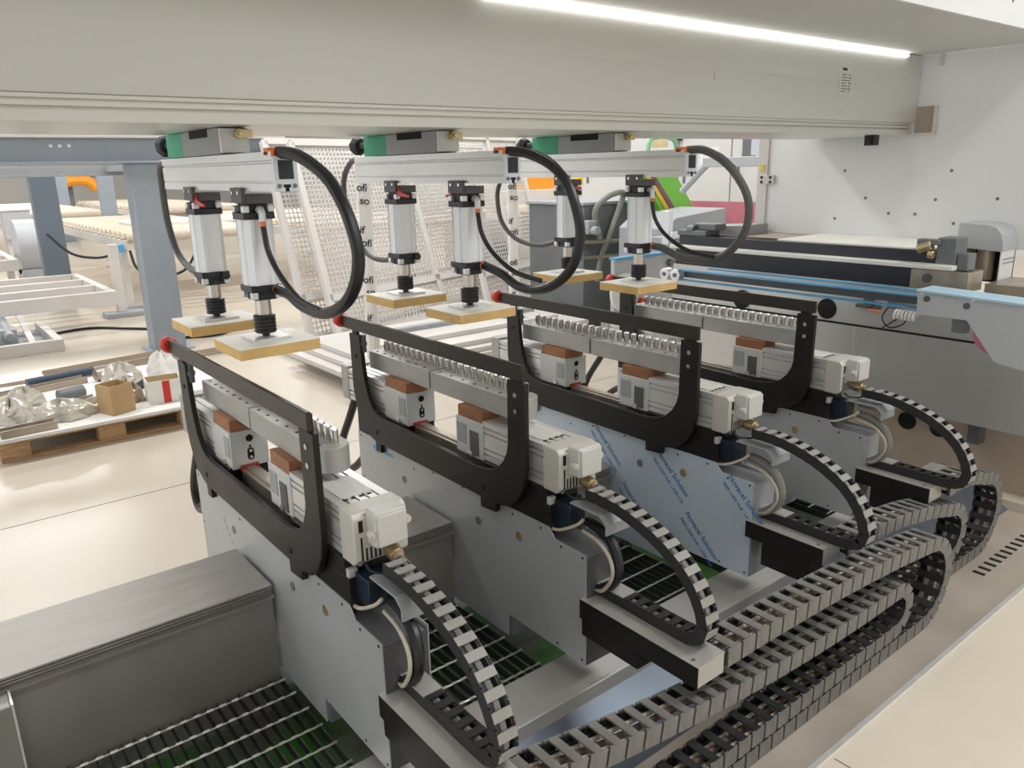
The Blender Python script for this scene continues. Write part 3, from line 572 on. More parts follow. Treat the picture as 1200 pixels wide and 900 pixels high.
# ------------------------------------------------------------------ machine behind the farthest carriage
cw = thing('stainless_cabinet', (4.45, 2.4, .3), 'brushed stainless machine cabinet behind the farthest carriage', 'cabinet')
part('lower_panel', MB().box(4.4, 4.43, 2.31, 3.7, .36, .80).box(4.4, 4.43, .9, 2.30, .36, .80), 'stainless', cw, .001)
part('upper_panel', MB().box(4.41, 4.43, .9, 3.7, .812, 1.06), 'stainless', cw, .001)
part('seam', MB().box(4.404, 4.41, .9, 3.7, .80, .812), 'hole_black', cw)
hm = mesh_of(MB().cyl((0, 0, 0), (-.004, 0, 0), .062, n=28), 'hole_black', key='port_hole')
piece('port_hole', hm, cw, T(4.41, 2.492, .8815)); piece('port_hole', hm, cw, T(4.40, 3.1, .87))
part('base_panel', MB().box(4.5, 4.53, .9, 3.7, .0, .36), 'dirty_tan', cw)
hm2 = mesh_of(MB().cyl((0, 0, 0), (-.004, 0, 0), .052, n=24), 'hole_black', key='port_hole_low')
for y in (1.98, 1.80): piece('port_hole', hm2, cw, T(4.50, y, .27))
part('sensor_bracket', MB().box(4.38, 4.41, 2.16, 2.30, .92, .94).box(4.37, 4.41, 2.20, 2.25, .93, .98).box(4.39, 4.41, 2.30, 2.36, .985, .995), 'bracket_grey', cw, .002)
part('sensor', MB().box(4.33, 4.41, 2.03, 2.09, .945, .995), 'machine_grey', cw, .003)
part('cable', MB().tube([(4.38, 2.1, .95), (4.37, 2.13, .88), (4.37, 2.08, .83), (4.37, 2.0, .87), (4.37, 2.02, .94)], .004).tube([(4.385, 2.13, .82), (4.385, 2.0, .92)], .004), 'rubber', cw)
part('foot', MB().box(4.42, 4.52, 1.56, 1.62, .25, .36), 'bracket_grey', cw)
gd = thing('feed_guide', (4.5, 2.7, 1.06), 'black feed guide with white edge rail in front of the white cabinet', 'guide')
part('lower_face', MB().box(4.43, 4.6, 2.02, 3.7, 1.06, 1.17), 'guard_black', gd)
part('steel_block', MB().box(4.418, 4.6, 1.72, 2.02, 1.06, 1.165), 'scrap_metal', gd, .002)
part('bolt', MB().cyl((4.418, 1.93, 1.12), (4.41, 1.93, 1.12), .025, n=14), 'bracket_grey', gd)
part('edge_rail', MB().box(4.385, 4.44, 1.79, 3.72, 1.172, 1.197), 'rail_white', gd, .004)
part('upper_face', MB().box(4.44, 4.6, 1.86, 3.68, 1.198, 1.262), 'guard_black', gd, .002)
part('top_plate', MB().box(4.6, 5.0, 1.9, 3.68, 1.24, 1.262), 'dirty_tan', gd)
part('table_top', MB().box(4.46, 5.0, 1.95, 2.9, 1.263, 1.275), 'laminate', gd, .002)
part('black_gap', MB().box(4.47, 4.6, 2.3, 3.4, 1.2625, 1.2632), 'hole_black', gd)
part('roller_bracket', MB().box(4.42, 4.56, 1.80, 1.90, 1.20, 1.34).box(4.44, 4.54, 1.74, 1.80, 1.17, 1.26).box(4.40, 4.46, 1.88, 2.0, 1.30, 1.33), 'machine_grey', gd, .006)
part('roller', MB().cyl((4.41, 1.99, 1.275), (4.41, 1.92, 1.30), .028, n=14).cyl((4.40, 1.93, 1.25), (4.40, 1.90, 1.25), .022, n=14), 'brass', gd, .003)
part('far_bracket', MB().box(4.44, 4.60, 3.45, 3.70, 1.262, 1.30).box(4.48, 4.60, 3.40, 3.6, 1.30, 1.345).cyl((4.47, 3.62, 1.30), (4.47, 3.56, 1.30), .035, n=12), 'machine_grey', gd, .006)
part('rear_wedge', MB().prism('x', [(3.68, 1.20), (3.68, 1.31), (3.3, 1.33), (3.3, 1.262)], 4.65, 4.95), 'machine_mid', gd, .003)
gh = thing('rounded_hood', (5.0, 1.85, 1.08), 'pale grey rounded hood with dark opening at the right edge', 'hood')
hpf = [(1.955, 1.09), (1.955, 1.392), (1.80, 1.385), (1.755, 1.365), (1.728, 1.33), (1.715, 1.28), (1.712, 1.10)]
part('shell', MB().prism('x', [(1.955, 1.09), (1.955, 1.392), (1.80, 1.388), (1.757, 1.372), (1.730, 1.340), (1.716, 1.295), (1.714, 1.245), (1.735, 1.245), (1.92, 1.255), (1.922, 1.09)], 4.80, 4.999), 'grey_panel', gh, .002)
part('back', MB().box(4.985, 4.998, 1.716, 1.95, 1.05, 1.26), 'hole_black', gh)
part('side_wall', MB().box(4.80, 4.999, 1.716, 1.722, 1.05, 1.246), 'cab_white', gh)
for r_ in range(2):
    for k in range(9): part('vent_dot', MB().box(4.83+.018*k, 4.842+.018*k, 1.7145, 1.7165, 1.195-.022*r_, 1.205-.022*r_), 'machine_mid', gh)
part('inner_roller', MB().cyl((4.87, 1.82, 1.08), (4.87, 1.82, 1.25), .045, n=16), 'scrap_metal', gh)
part('base_box', MB().box(4.62, 4.99, 1.3, 1.712, 1.02, 1.09), 'scrap_metal', gh, .002)
bc = thing('belt_conveyor', (4.02, 2.5, 1.0), 'narrow conveyor with blue belts running past the farthest carriage', 'conveyor')
for x_, y1 in ((4.0, 3.33), (4.16, 3.2)):
    part('belt', MB().box(x_, x_+.035, 1.772, y1, 1.083, 1.091), 'belt_blue', bc)
    part('belt', MB().box(x_, x_+.035, 1.772, y1, 1.018, 1.026), 'belt_blue', bc)
part('frame_bar', MB().box(4.045, 4.14, 1.772, 3.36, 1.035, 1.075), 'bracket_grey', bc, .003)
for y in (3.33, 3.42):
    part('pulley', MB().cyl((3.985, y, 1.052), (4.04, y, 1.052), .038, n=24), 'aluminium_bright', bc, .003)
    part('pulley_bolt', MB().cyl((3.978, y, 1.052), (3.985, y, 1.052), .014, n=10), 'machine_grey', bc)
ap = thing('conveyor_arm', (3.97, 1.3, .8), 'grey angular arm plate with pale belt at the right edge', 'arm plate')
part('plate', MB().prism('x', [(1.765, 1.115), (.70, 1.075), (.70, .78), (1.27, .805), (1.38, .823), (1.524, 1.003), (1.757, 1.002)], 3.955, 3.972), 'grey_panel', ap, .002)
part('belt_top', MB().prism('x', [(1.765, 1.118), (1.765, 1.128), (.70, 1.09), (.70, 1.078)], 3.94, 4.12), 'belt_pale', ap)
for y, z in ((1.715, 1.085), (1.53, 1.072)): part('bolt', MB().cyl((3.955, y, z), (3.948, y, z), .015, n=12), 'bracket_grey', ap)
for y, z in ((1.74, 1.108), (1.505, 1.10)): part('rivet', MB().cyl((3.955, y, z), (3.951, y, z), .008, n=8), 'aluminium_bright', ap)
sp_ = [(3.985+.018*math.cos(a), 1.77+.006*a/2, .985+.022*math.sin(a)) for a in [k*.6 for k in range(64)]]
part('coil_hose', MB().tube(sp_, .006, 6, sm=False), 'paper_white', ap)
part('nozzle', MB().cyl((3.985, 1.95, .985), (3.985, 2.02, .99), .006, n=8), 'orange', ap)
part('pink_hose', MB().tube([(4.02, 1.50, .98), (4.02, 1.49, .90), (4.02, 1.44, .86), (4.02, 1.36, .85)], .012), 'pink_panel', ap)
part('block', MB().box(3.99, 4.05, 1.54, 1.60, .93, 1.0), 'machine_grey', ap)

# ------------------------------------------------------------------ background: left side of the hall
fr = thing('gantry_frame', (1.5, 8.5, 0), 'blue grey steel gantry frame with wide flat post', 'frame')
part('cross_beam', MB().box(-2.5, 3.55, 8.42, 8.62, 1.89, 2.10), 'steel_blue', fr, .004)
part('top_flange', MB().box(-2.5, 3.55, 8.36, 8.68, 2.10, 2.125), 'white_paint', fr, .003)
part('lower_flange', MB().box(-2.5, 3.55, 8.36, 8.68, 1.868, 1.89), 'steel_blue', fr, .003)
part('post', MB().box(1.965, 2.27, 8.40, 8.66, .012, 1.868), 'steel_blue', fr, .006)
part('foot_plate', MB().box(1.90, 2.34, 8.34, 8.72, 0, .012), 'steel_blue', fr)
for k in range(3): part('bolt', MB().cyl((1.33+.075*k, 8.42, 2.03), (1.33+.075*k, 8.41, 2.03), .016, n=10), 'bolt_white', fr)
part('under_rail', MB().box(-2.5, 3.4, 9.6, 9.8, 1.80, 1.86).box(-2.5, 3.4, 9.6, 9.72, 1.76, 1.80), 'machine_mid', fr, .003)
part('rail_arm', MB().box(2.0, 2.2, 8.66, 9.8, 1.80, 1.86), 'machine_mid', fr)
for x0, x1, y, zt, mt, lab in ((1.66, 1.98, 12.6, 1.84, 'steel_dark', 'dark blue grey steel post behind the ladder frame'), (3.45, 3.72, 17.3, 1.86, 'steel_blue', 'grey steel post right of the yellow machine'), (3.93, 4.2, 25, 1.9, 'steel_blue', 'slim far steel post left of the yellow machine')):
    t = thing('steel_post', ((x0+x1)/2, y+.1, 0), lab, 'post', 'background steel posts')
    part('column', MB().box(x0, x1, y, y+.2, .012, zt), mt, t, .006); part('foot_plate', MB().box(x0-.06, x1+.06, y-.06, y+.26, 0, .012), mt, t)
    part('head_plate', MB().box(x0-.05, x1+.05, y-.05, y+.25, zt, zt+.015), mt, t)
def roller_table(loc, length, width, h, label, n, group='roller conveyors', hump=False):
    x, y = loc; t = thing('roller_conveyor', (x+width/2, y, 0), label, 'conveyor', group)
    for xx in (x, x+width): part('side_rail', MB().box(xx-.03, xx+.03, y, y+length, h-.12, h), 'white_paint', t, .004)
    rm = mesh_of(MB().cyl((.035, 0, 0), (width-.035, 0, 0), .072, n=12).cyl((.03, 0, 0), (-.035, 0, 0), .02, n=8), 'roller_cream', key='roller%g' % width)
    for k in range(n): piece('roller', rm, t, T(x, y+.1+(length-.2)*k/(n-1), h+.02))
    for xx in (x, x+width):
        for yy in (y+.15, y+length-.2):
            part('leg', MB().box(xx-.04, xx+.04, yy, yy+.08, .03, h-.12), 'white_paint', t); part('foot', MB().box(xx-.13, xx+.13, yy-.05, yy+.13, 0, .03), 'machine_mid', t, .004)
    return t
rc = roller_table((2.48, 11.4), 5.5, 1.9, .93, 'cream roller conveyor beside the grey gantry post', 20)
part('blue_motor', MB().box(2.36, 2.45, 11.35, 11.47, .78, .88), 'belt_blue', rc, .005)
part('navy_motor', MB().box(2.70, 2.95, 11.2, 11.38, .78, .90), 'tube_navy', rc, .005)
part('cable', MB().tube([(2.5, 11.3, .8), (2.55, 11.2, .55), (2.8, 11.1, .45), (3.1, 11.1, .5), (3.3, 11.2, .7)], .018), 'rubber', rc)
roller_table((5.0, 10.6), 6.0, 2.4, .93, 'cream roller conveyor behind the nearest press unit', 20)
roller_table((1.9, 18.5), 8, 1.9, .98, 'distant cream roller conveyor by the hall wall', 22)
roller_table((4.6, 18.5), 8, 2.2, .98, 'distant cream roller conveyor below the yellow machine', 22)
bd_ = solo('white_board', MB().box(3.0, 5.6, 12.9, 14.0, 1.02, 1.06), 'laminate', (4.3, 13.4, 1.02), 'long pale board lying on the rollers beside the gantry post', 'board', bevel=.004)
def ladder(name, x0, x1, y0, y1, z, ny, label):
    t = thing(name, ((x0+x1)/2, y0, 0), label, 'frame', 'ladder frames')
    hh = .09
    for xx in (x0, (x0+x1)/2, x1-.09): part('long_beam', MB().box(xx, xx+.09, y0, y1, z-hh, z), 'white_paint', t, .004)
    for k in range(ny): yy = y0+(y1-y0-.09)*k/(ny-1); part('cross_beam', MB().box(x0+.091, x1-.091, yy, yy+.09, z-hh+.002, z-.001), 'white_paint', t, .003)
    part('front_skirt', MB().box(x0, x1, y0-.02, y0-.001, z-.16, z), 'white_paint', t, .003)
    return t
lt = ladder('lift_frame', -1.6, 2.02, 10.1, 12.4, .45, 4, 'white ladder shaped lift table frame at the left edge')
ls = thing('scissor_base', (.2, 9.6, 0), 'white scissor lift base with dark mechanism under the ladder frame', 'lift base')
part('front_bar', MB().box(-1.8, 1.27, 9.2, 9.28, 0, .12), 'white_paint', ls, .004)
part('side_bar', MB().box(1.19, 1.27, 9.281, 10.6, 0, .12), 'white_paint', ls, .004)
part('floor_pan', MB().box(-1.8, 1.19, 9.281, 10.6, .005, .03), 'machine_grey', ls)
for k, x in enumerate((.35, .75)): part('actuator', MB().box(x, x+.16, 9.6, 9.9, .03, .22).cyl((x+.08, 9.5, .15), (x+.08, 10.2, .25), .05), 'machine_mid', ls, .01)
for x in (.2, 1.0): part('scissor_arm', MB().prism('x', [(9.45, .03), (9.55, .03), (10.55, .27), (10.45, .27)], x, x+.06), 'white_paint', ls)
l2 = ladder('lift_frame', -1.6, 1.45, 13.4, 16.0, .62, 4, 'farther white ladder frame behind the lift table')
for xx in (-1.4, 1.3):
    for yy in (13.5, 15.8): part('leg', MB().box(xx, xx+.09, yy, yy+.09, 0, .528), 'white_paint', l2)
t = thing('drum_machine', (1.9, 14.3, 0), 'pale grey round ended machine housing by the dark post', 'machine')
part('shell', MB().cyl((1.55, 14.3, .72), (1.95, 14.3, .72), .42, n=28), 'grey_panel', t, .01); part('plinth', MB().box(1.55, 1.95, 14.0, 14.6, 0, .4), 'grey_panel', t)
t = thing('control_cabinet', (2.0, 18, 0), 'small grey control cabinet far left by the rollers', 'cabinet')
part('body', MB().box(1.83, 2.3, 18, 18.4, .62, 1.15), 'grey_panel', t, .01); part('lid', MB().box(1.81, 2.32, 17.98, 18.42, 1.15, 1.17), 'white_paint', t)
for xx in (1.85, 2.2): part('leg', MB().box(xx, xx+.06, 18.1, 18.2, 0, .62), 'white_paint', t)
t = thing('yellow_machine', (4.6, 25, 1.0), 'yellow curved robot arm on dark frame far beyond the rollers', 'machine')
part('arm', MB().tube([(4.3, 27, 1.55), (4.7, 27, 1.66), (5.1, 27, 1.62), (5.3, 27, 1.40)], .16, 10), 'amber', t)
part('frame', MB().box(4.1, 5.4, 27.3, 27.5, 1.72, 1.80).box(4.1, 4.25, 27.3, 27.5, 1.2, 1.72), 'machine_grey', t); part('stand', MB().box(4.5, 4.7, 27.2, 27.4, 0, 1.55), 'machine_grey', t)
t = thing('leg_stand', (2.3, 11.0, 0), 'white stand with steel foot plate in front of the roller conveyor', 'stand')
part('column', MB().box(2.18, 2.29, 10.95, 11.06, .06, .92), 'white_paint', t, .004); part('foot', MB().box(2.02, 2.46, 10.85, 11.12, 0, .06), 'machine_mid', t, .006)
for k, (pts, lab) in enumerate((([(.9, 9.9, .012), (1.3, 10.2, .012), (1.7, 10.3, .012), (2.0, 10.0, .012), (2.25, 9.7, .012)], 'black cable lying on the floor beside the gantry post'),
        ([(2.35, 9.3, .012), (2.7, 9.5, .012), (3.0, 9.2, .012), (2.75, 8.8, .012), (2.4, 8.9, .012)], 'black cable looping over the floor behind the nearest press'),
        ([(1.75, 12.5, 1.0), (1.95, 12.2, .75), (2.2, 12.0, .68), (2.4, 11.8, .72)], 'black cable slung between dark post and conveyor'))):
    solo('floor_cable', MB().tube(pts, .018), 'rubber', pts[0], lab, 'cable')

# pallet of scrap
pa = thing('wooden_pallet', (1.1, 6.3, 0), 'wooden pallet with white board top, loaded with metal scrap', 'pallet')
PY0, PY1, PX0, PX1 = 5.67, 7.15, .32, 2.0
for y in (PY0, (PY0+PY1)/2-.05, PY1-.1):
    part('bottom_board', MB().box(PX0, PX1, y, y+.1, 0, .022), 'pallet_wood', pa, .002)
    for x in (PX0, PX0+.57, PX0+1.1, PX1-.14): part('block', MB().box(x, x+.17 if x < PX1-.2 else PX1, y, y+.1, .022, .117), 'pallet_wood', pa, .004)
    part('stringer', MB().box(PX0, PX1, y, y+.1, .117, .136), 'pallet_wood', pa, .002)
part('top_board', MB().box(PX0-.02, PX1+.02, PY0-.03, PY1+.02, .137, .160), 'paper_white', pa, .002)
Z0 = .1605
def openbox(name, x, y, w_, d, h, rot, mats, label, inner='cardboard', stripe=False, flap=False):
    t = thing(name, (x, y, Z0), label, 'box'); t.rotation_euler = (0, 0, rot); th = .006; o = Vector((x, y, Z0))
    for nm, a_ in (('bottom', (-w_/2, w_/2, -d/2, d/2, 0, th)), ('side', (-w_/2, w_/2, -d/2, -d/2+th, th, h)), ('side', (-w_/2, w_/2, d/2-th, d/2, th, h)), ('side', (-w_/2, -w_/2+th, -d/2+th, d/2-th, th, h)), ('side', (w_/2-th, w_/2, -d/2+th, d/2-th, th, h))):
        part(nm, MB().box(a_[0]+x, a_[1]+x, a_[2]+y, a_[3]+y, a_[4]+Z0, a_[5]+Z0), mats, t)
    if stripe: 
        part('red_stripe', MB().box(x-.02, x+.03, y-d/2-.002, y-d/2, Z0+.002, Z0+h-.002), 'red', t, label='red stripe')
        part('inner_lining', MB().box(x-w_/2+th, x+w_/2-th, y+d/2-th-.004, y+d/2-th-.001, Z0+.02, Z0+h), 'cardboard', t)
    return t
openbox('cardboard_box', 1.055, 5.83, .17, .17, .205, .35, 'cardboard', 'open tan cardboard box on the pallet')
openbox('white_carton', 1.40, 5.92, .24, .20, .165, -.12, 'paper_white', 'open white carton with red stripe on the pallet', stripe=True)
random.seed(11)
def crumple(name, x, y, rx, ry, h, seed, mt, label, cat):
    rnd = random.Random(seed); m_ = MB(); nu, nv = 26, 13; vs = []; fs = []
    for j in range(nv):
        ph = math.pi/2*j/(nv-1)
        for k in range(nu):
            a = 2*math.pi*k/nu; q = 1+.16*math.sin(5*a+seed+3*ph)+.10*math.sin(9*a+2*seed)+rnd.uniform(-.09, .09)
            vs.append((x+rx*q*math.cos(a)*math.cos(ph), y+ry*q*math.sin(a)*math.cos(ph), Z0+h*math.sin(ph)*(1+.2*math.sin(4*a+seed)+rnd.uniform(-.09, .09))*(0 if j == 0 else 1)+.001))
    for j in range(nv-1):
        for k in range(nu): fs.append((j*nu+k, j*nu+(k+1) % nu, (j+1)*nu+(k+1) % nu, (j+1)*nu+k))
    fs.append(tuple(range(nu))); m_.add(vs, fs)
    return solo(name, m_, mt, (x, y, Z0), label, cat, sharp=40)
crumple('foil_bundle', .73, 5.90, .19, .10, .12, 1, 'crumpled_film', 'crumpled silvery foil bundle left of the tan cardboard box', 'foil')
crumple('foil_bundle', 1.26, 6.62, .14, .13, .15, 2, 'crumpled_film', 'crumpled brown paper heap behind the white carton', 'paper')
crumple('paper_ball', 1.58, 6.6, .12, .10, .19, 3, 'paper_white', 'white crumpled ball behind the red bumper of the nearest carriage', 'paper')
crumple('foil_bundle', .58, 6.46, .13, .10, .12, 4, 'crumpled_film', 'small crumpled grey sheet at the left end of the pallet', 'foil')
crumple('foil_bundle', 1.22, 6.05, .07, .09, .12, 5, 'scrap_metal', 'dull metal lump between cardboard box and white carton', 'scrap')
crumple('foil_bundle', .46, 6.12, .12, .16, .13, 6, 'crumpled_film', 'crumpled foil heap at the near left pallet corner', 'foil')
def bar(name, p0, p1, r, mt, label, kind='tube'):
    p0 = Vector(p0); p1 = Vector(p1)
    if kind == 'tube': m_ = MB().cyl(p0, p1, r, n=14)
    else:
        d = (p1-p0).normalized(); s_ = d.cross(Vector((0, 0, 1))).normalized(); up = s_.cross(d); m_ = MB(); q = []
        for P in (p0, p1):
            for a_, b_ in ((-r, 0), (-r, r), (-r+.008, r), (-r+.008, .008), (r-.008, .008), (r-.008, r), (r, r), (r, 0)): q.append(P+s_*a_+up*b_)
        m_.add(q, [tuple(range(7, -1, -1)), tuple(range(8, 16))]+[(k, (k+1) % 8, 8+(k+1) % 8, 8+k) for k in range(8)])
    solo(name, m_, mt, (p0+p1)/2, label, 'scrap', 'metal scrap on the pallet')
bar('metal_tube', (.66, 7.0, Z0+.04), (1.15, 7.1, Z0+.04), .035, 'tube_navy', 'dark navy tube at the back of the pallet')
bar('metal_channel', (.34, 5.72, Z0), (.66, 5.74, Z0), .05, 'scrap_metal', 'short steel channel at the front left of the pallet', 'u')
bar('metal_channel', (.72, 6.10, Z0+.005), (1.0, 6.22, Z0+.005), .045, 'scrap_metal', 'steel channel lying behind the tan cardboard box', 'u')
bar('metal_tube', (.78, 6.35, Z0+.05), (.95, 6.4, Z0+.05), .048, 'machine_grey', 'short grey pipe end behind the foil bundle')
bar('metal_channel', (.40, 6.75, Z0), (1.05, 6.9, Z0), .05, 'dirty_tan', 'long tan rail across the back of the pallet', 'u')
bar('metal_tube', (1.12, 6.85, Z0+.05), (1.3, 6.9, Z0+.05), .05, 'scrap_metal', 'short steel pipe right of the navy tube')
bar('metal_tube', (.35, 6.55, Z0+.03), (.60, 6.68, Z0+.03), .03, 'cable_cream', 'thin cream tube near the left end of the pallet')
bar('metal_channel', (1.18, 6.22, Z0), (1.32, 6.42, Z0), .07, 'print_black', 'black bracket between the cartons', 'u')
for k, (a, b2, lab) in enumerate((((.5, 7.75, .02), (2.9, 7.95, .02), 'long timber batten on the floor behind the pallet'), ((.9, 8.05, .02), (2.0, 8.2, .02), 'shorter batten on the floor behind the long one'))):
    bar('floor_batten', a, b2, .035, 'dirty_tan', lab, 'u')

# ------------------------------------------------------------------ leaning mesh panels
def mesh_panel(BL, BR, TL, nx, nz, label, midbar=.2, wire=.006):
    BL, BR, TL = Vector(BL), Vector(BR), Vector(TL); U_ = BR-BL; V_ = TL-BL; N_ = U_.cross(V_).normalized()
    t = thing('mesh_panel', BL, label, 'mesh panel', 'leaning mesh panels')
    def stick(a, b2, wd, th, m_):
        a = BL+U_*a[0]+V_*a[1]; b2 = BL+U_*b2[0]+V_*b2[1]; d = (b2-a).normalized(); s_ = d.cross(N_).normalized()*wd/2; n_ = N_*th/2
        m_.add([a-s_-n_, a+s_-n_, a+s_+n_, a-s_+n_, b2-s_-n_, b2+s_-n_, b2+s_+n_, b2-s_+n_], [(0, 3, 2, 1), (4, 5, 6, 7), (0, 1, 5, 4), (1, 2, 6, 5), (2, 3, 7, 6), (3, 0, 4, 7)])
        return m_
    for a, b2 in (((0, 0), (1, 0)), ((0, 1), (1, 1)), ((0, 0), (0, 1)), ((1, 0), (1, 1)), ((0, midbar), (1, midbar)), ((.5, 0), (.5, 1))):
        part('frame_bar', stick(a, b2, .07, .05, MB()), 'white_paint', t)
    wv = MB()
    for k in range(1, nx): stick((k/nx, 0), (k/nx, 1), wire*2.2, .004, wv)
    for k in range(1, nz): stick((0, k/nz), (1, k/nz), wire*2.2, .004, wv)
    part('wire_mesh', wv, 'white_paint', t, kind='stuff'); return t
mesh_panel((3.30, 6.92, .16), (6.5, 7.95, .16), (3.42, 7.95, 2.04), 62, 40, 'white framed wire mesh panel leaning in front behind the presses')
mesh_panel((3.10, 7.12, .16), (6.3, 8.15, .16), (3.22, 8.15, 2.06), 62, 40, 'white wire mesh panel leaning behind the front one')
mesh_panel((5.35, 7.2, .16), (6.75, 7.75, .16), (5.50, 8.05, 2.12), 26, 40, 'narrow wire mesh panel at the right end of the stack')
for k, (x0, x1, y0, y1, z0, z1, lab) in enumerate(((2.75, 5.6, 5.55, 6.85, .10, .145, 'lowest white board in the flat stack behind the second carriage'), (2.85, 5.4, 5.6, 6.8, .146, .19, 'middle white board in the flat stack behind the second carriage'),
        (2.95, 5.5, 5.7, 6.9, .191, .235, 'top white board in the flat stack behind the second carriage'))):
    solo('white_board', MB().box(x0, x1, y0, y1, z0, z1), 'white_paint', ((x0+x1)/2, y0, z0), lab, 'board', 'stacked white boards', bevel=.004)
for x, lab in ((2.9, 'left support beam under the white boards'), (4.0, 'middle support beam under the white boards'), (5.2, 'right support beam under the white boards')):
    solo('support_beam', MB().box(x, x+.1, 5.6, 7.6, 0, .0995), 'white_paint', (x, 6.5, 0), lab, 'beam', 'support beams under the white boards', bevel=.004)
t = thing('loose_frame', (4.0, 5.9, .236), 'grey steel frame lying on the top white board', 'frame')
for a_ in ((3.1, 5.3, 5.95, 6.02), (3.3, 5.4, 6.45, 6.53), (3.6, 3.68, 6.021, 6.449), (4.9, 4.98, 6.021, 6.449)): part('tube', MB().box(*a_, .236, .28), 'machine_mid' if a_[0] > 3.2 else 'white_paint', t, .003)
def drape(x, y, w_, h, seed, label):
    rnd = random.Random(seed); nu, nv = 16, 10; vs = []; fs = []
    for j in range(nv):
        for k in range(nu):
            u = k/(nu-1); v = j/(nv-1)
            vs.append((x+w_*u+rnd.uniform(-.03, .03), y-.25*v*v-.12*math.sin(u*9)*v+rnd.uniform(-.03, .03), max(.006, h*(1-v)**1.2+rnd.uniform(-.02, .02))))
    for j in range(nv-1):
        for k in range(nu-1): fs.append((j*nu+k, j*nu+k+1, (j+1)*nu+k+1, (j+1)*nu+k))
    solo('plastic_film', MB().add(vs, fs), 'plastic_sheet', (x, y, 0), label, 'film', sharp=10)
drape(2.62, 5.5, .42, .24, 3, 'clear plastic film hanging off the white board stack')
def wrap_post(x, y, ztop, words, label):
    t = thing('wrapped_post', (x, y, 0), label, 'wrapped post', 'film wrapped posts')
    m_ = MB(); n = 20; vs = []; fs = []; R_ = random.Random(int(x*100))
    for k in range(n+1):
        z = ztop*k/n
        for q in range(8): a = 2*math.pi*q/8+.4; rr = .05+R_.uniform(-.006, .006); vs.append((x+rr*math.cos(a), y+.8*rr*math.sin(a), z))
    for k in range(n):
        for q in range(8): fs.append((k*8+q, k*8+(q+1) % 8, (k+1)*8+(q+1) % 8, (k+1)*8+q))
    fs.append(tuple(range(8))); fs.append(tuple(n*8+q for q in range(8)))
    part('film', m_.add(vs, fs), 'paper_white', t)
    lt_ = Matrix.Rotation(-.5, 4, 'Z')
    for z, wd, dx in words:
        me = CACHE.get('w_'+wd) or text_mesh(wd, .072, 'w_'+wd, 'print_black', .0012); CACHE['w_'+wd] = me
        M = T(x, y, 0) @ lt_ @ on_y_face(-.046+dx*.8, -.053, z, -.12); piece('print', me, t, M)
WD = [(1.62, 'ofi', 0), (1.53, 'so', .02), (1.33, 'if', .0), (1.24, 'ofi', .01), (.98, 'ofi', 0), (.89, 'so', .02), (.70, 'if', .01), (.62, 'so', .02)]
wrap_post(2.68, 5.05, 1.78, WD, 'post wrapped in white film lettered in black, left of the second press')
wrap_post(4.25, 5.35, 1.78, [(z-.04, wd, dx) for z, wd, dx in WD], 'slim lettered film wrapped post between second and third press units')

# ------------------------------------------------------------------ background: right side
t = thing('amber_machine', (9, 10, 0), 'white machine with orange and amber guards beyond the third press', 'machine')
part('body', MB().box(7.6, 10.7, 10.2, 11.5, 0, 1.08), 'white_paint', t, .01); part('amber_guard', MB().box(8.0, 9.0, 10.0, 10.2, 1.36, 1.70), 'amber', t, .01)
part('amber_hood', MB().box(9.45, 10.1, 10.0, 10.2, 1.45, 1.72), 'yellow', t, .02); part('red_column', MB().box(10.15, 10.4, 9.95, 10.2, .9, 1.75), 'orange', t, .01)
part('white_guard', MB().box(7.6, 10.7, 9.95, 10.0, 1.08, 1.40), 'white_paint', t, .01); part('side_post', MB().box(7.6, 7.7, 10.0, 10.2, 1.08, 1.20), 'white_paint', t)
roller_table((7.3, 9.05), .85, 2.0, 1.10, 'short roller section left of the dark grey machine', 8)
t = thing('dark_machine', (6.3, 6.4, 0), 'dark grey machine with cables behind the third press unit', 'machine')
part('body', MB().box(5.8, 6.95, 6.1, 7.0, 0, 1.35), 'machine_grey', t, .01); part('top_edge', MB().box(5.77, 6.98, 6.07, 7.03, 1.35, 1.38), 'machine_mid', t, .004)
part('pipe', MB().cyl((5.65, 6.0, .98), (6.9, 6.0, .94), .022), 'scrap_metal', t); part('pipe', MB().cyl((5.6, 5.98, .82), (6.9, 5.98, .80), .018), 'scrap_metal', t)
part('hose', MB().tube([(5.95, 6.0, 1.0), (5.87, 6.0, 1.28), (6.0, 5.96, 1.43), (6.24, 5.96, 1.47), (6.24, 6.0, 1.32), (6.1, 6.0, 1.05), (5.96, 6.0, .78), (5.92, 6.0, .55)], .032), 'cable_grey', t)
part('valve', MB().box(5.74, 5.86, 5.96, 6.09, 1.06, 1.2).cyl((5.8, 5.97, 1.1), (5.8, 5.88, 1.1), .045), 'machine_mid', t, .01)
t = thing('dark_bench', (6.5, 8.9, 0), 'dark low bench behind the lettered post', 'bench')
part('top', MB().box(6.3, 7.2, 8.75, 8.95, .95, 1.05), 'machine_mid', t, .005); part('body', MB().box(6.35, 7.15, 8.8, 8.94, 0, .95), 'machine_grey', t)
part('white_leg', MB().box(6.9, 7.03, 8.64, 8.74, 0, 1.12), 'white_paint', t, .005)
t = thing('grey_conveyor_end', (4.6, 4.3, 0), 'pale blue grey conveyor end with round disc behind the third press pads', 'conveyor')
part('side_plate', MB().box(4.32, 5.3, 4.2, 4.24, .62, 1.05), 'grey_panel', t, .004); part('blue_edge', MB().box(4.32, 5.3, 4.18, 4.26, 1.05, 1.07), 'belt_blue', t)
part('disc', MB().cyl((4.42, 4.17, .80), (4.42, 4.2, .80), .15, n=30), 'cab_white', t, .003); part('hub', MB().cyl((4.42, 4.16, .80), (4.42, 4.17, .80), .025, n=12), 'machine_grey', t)
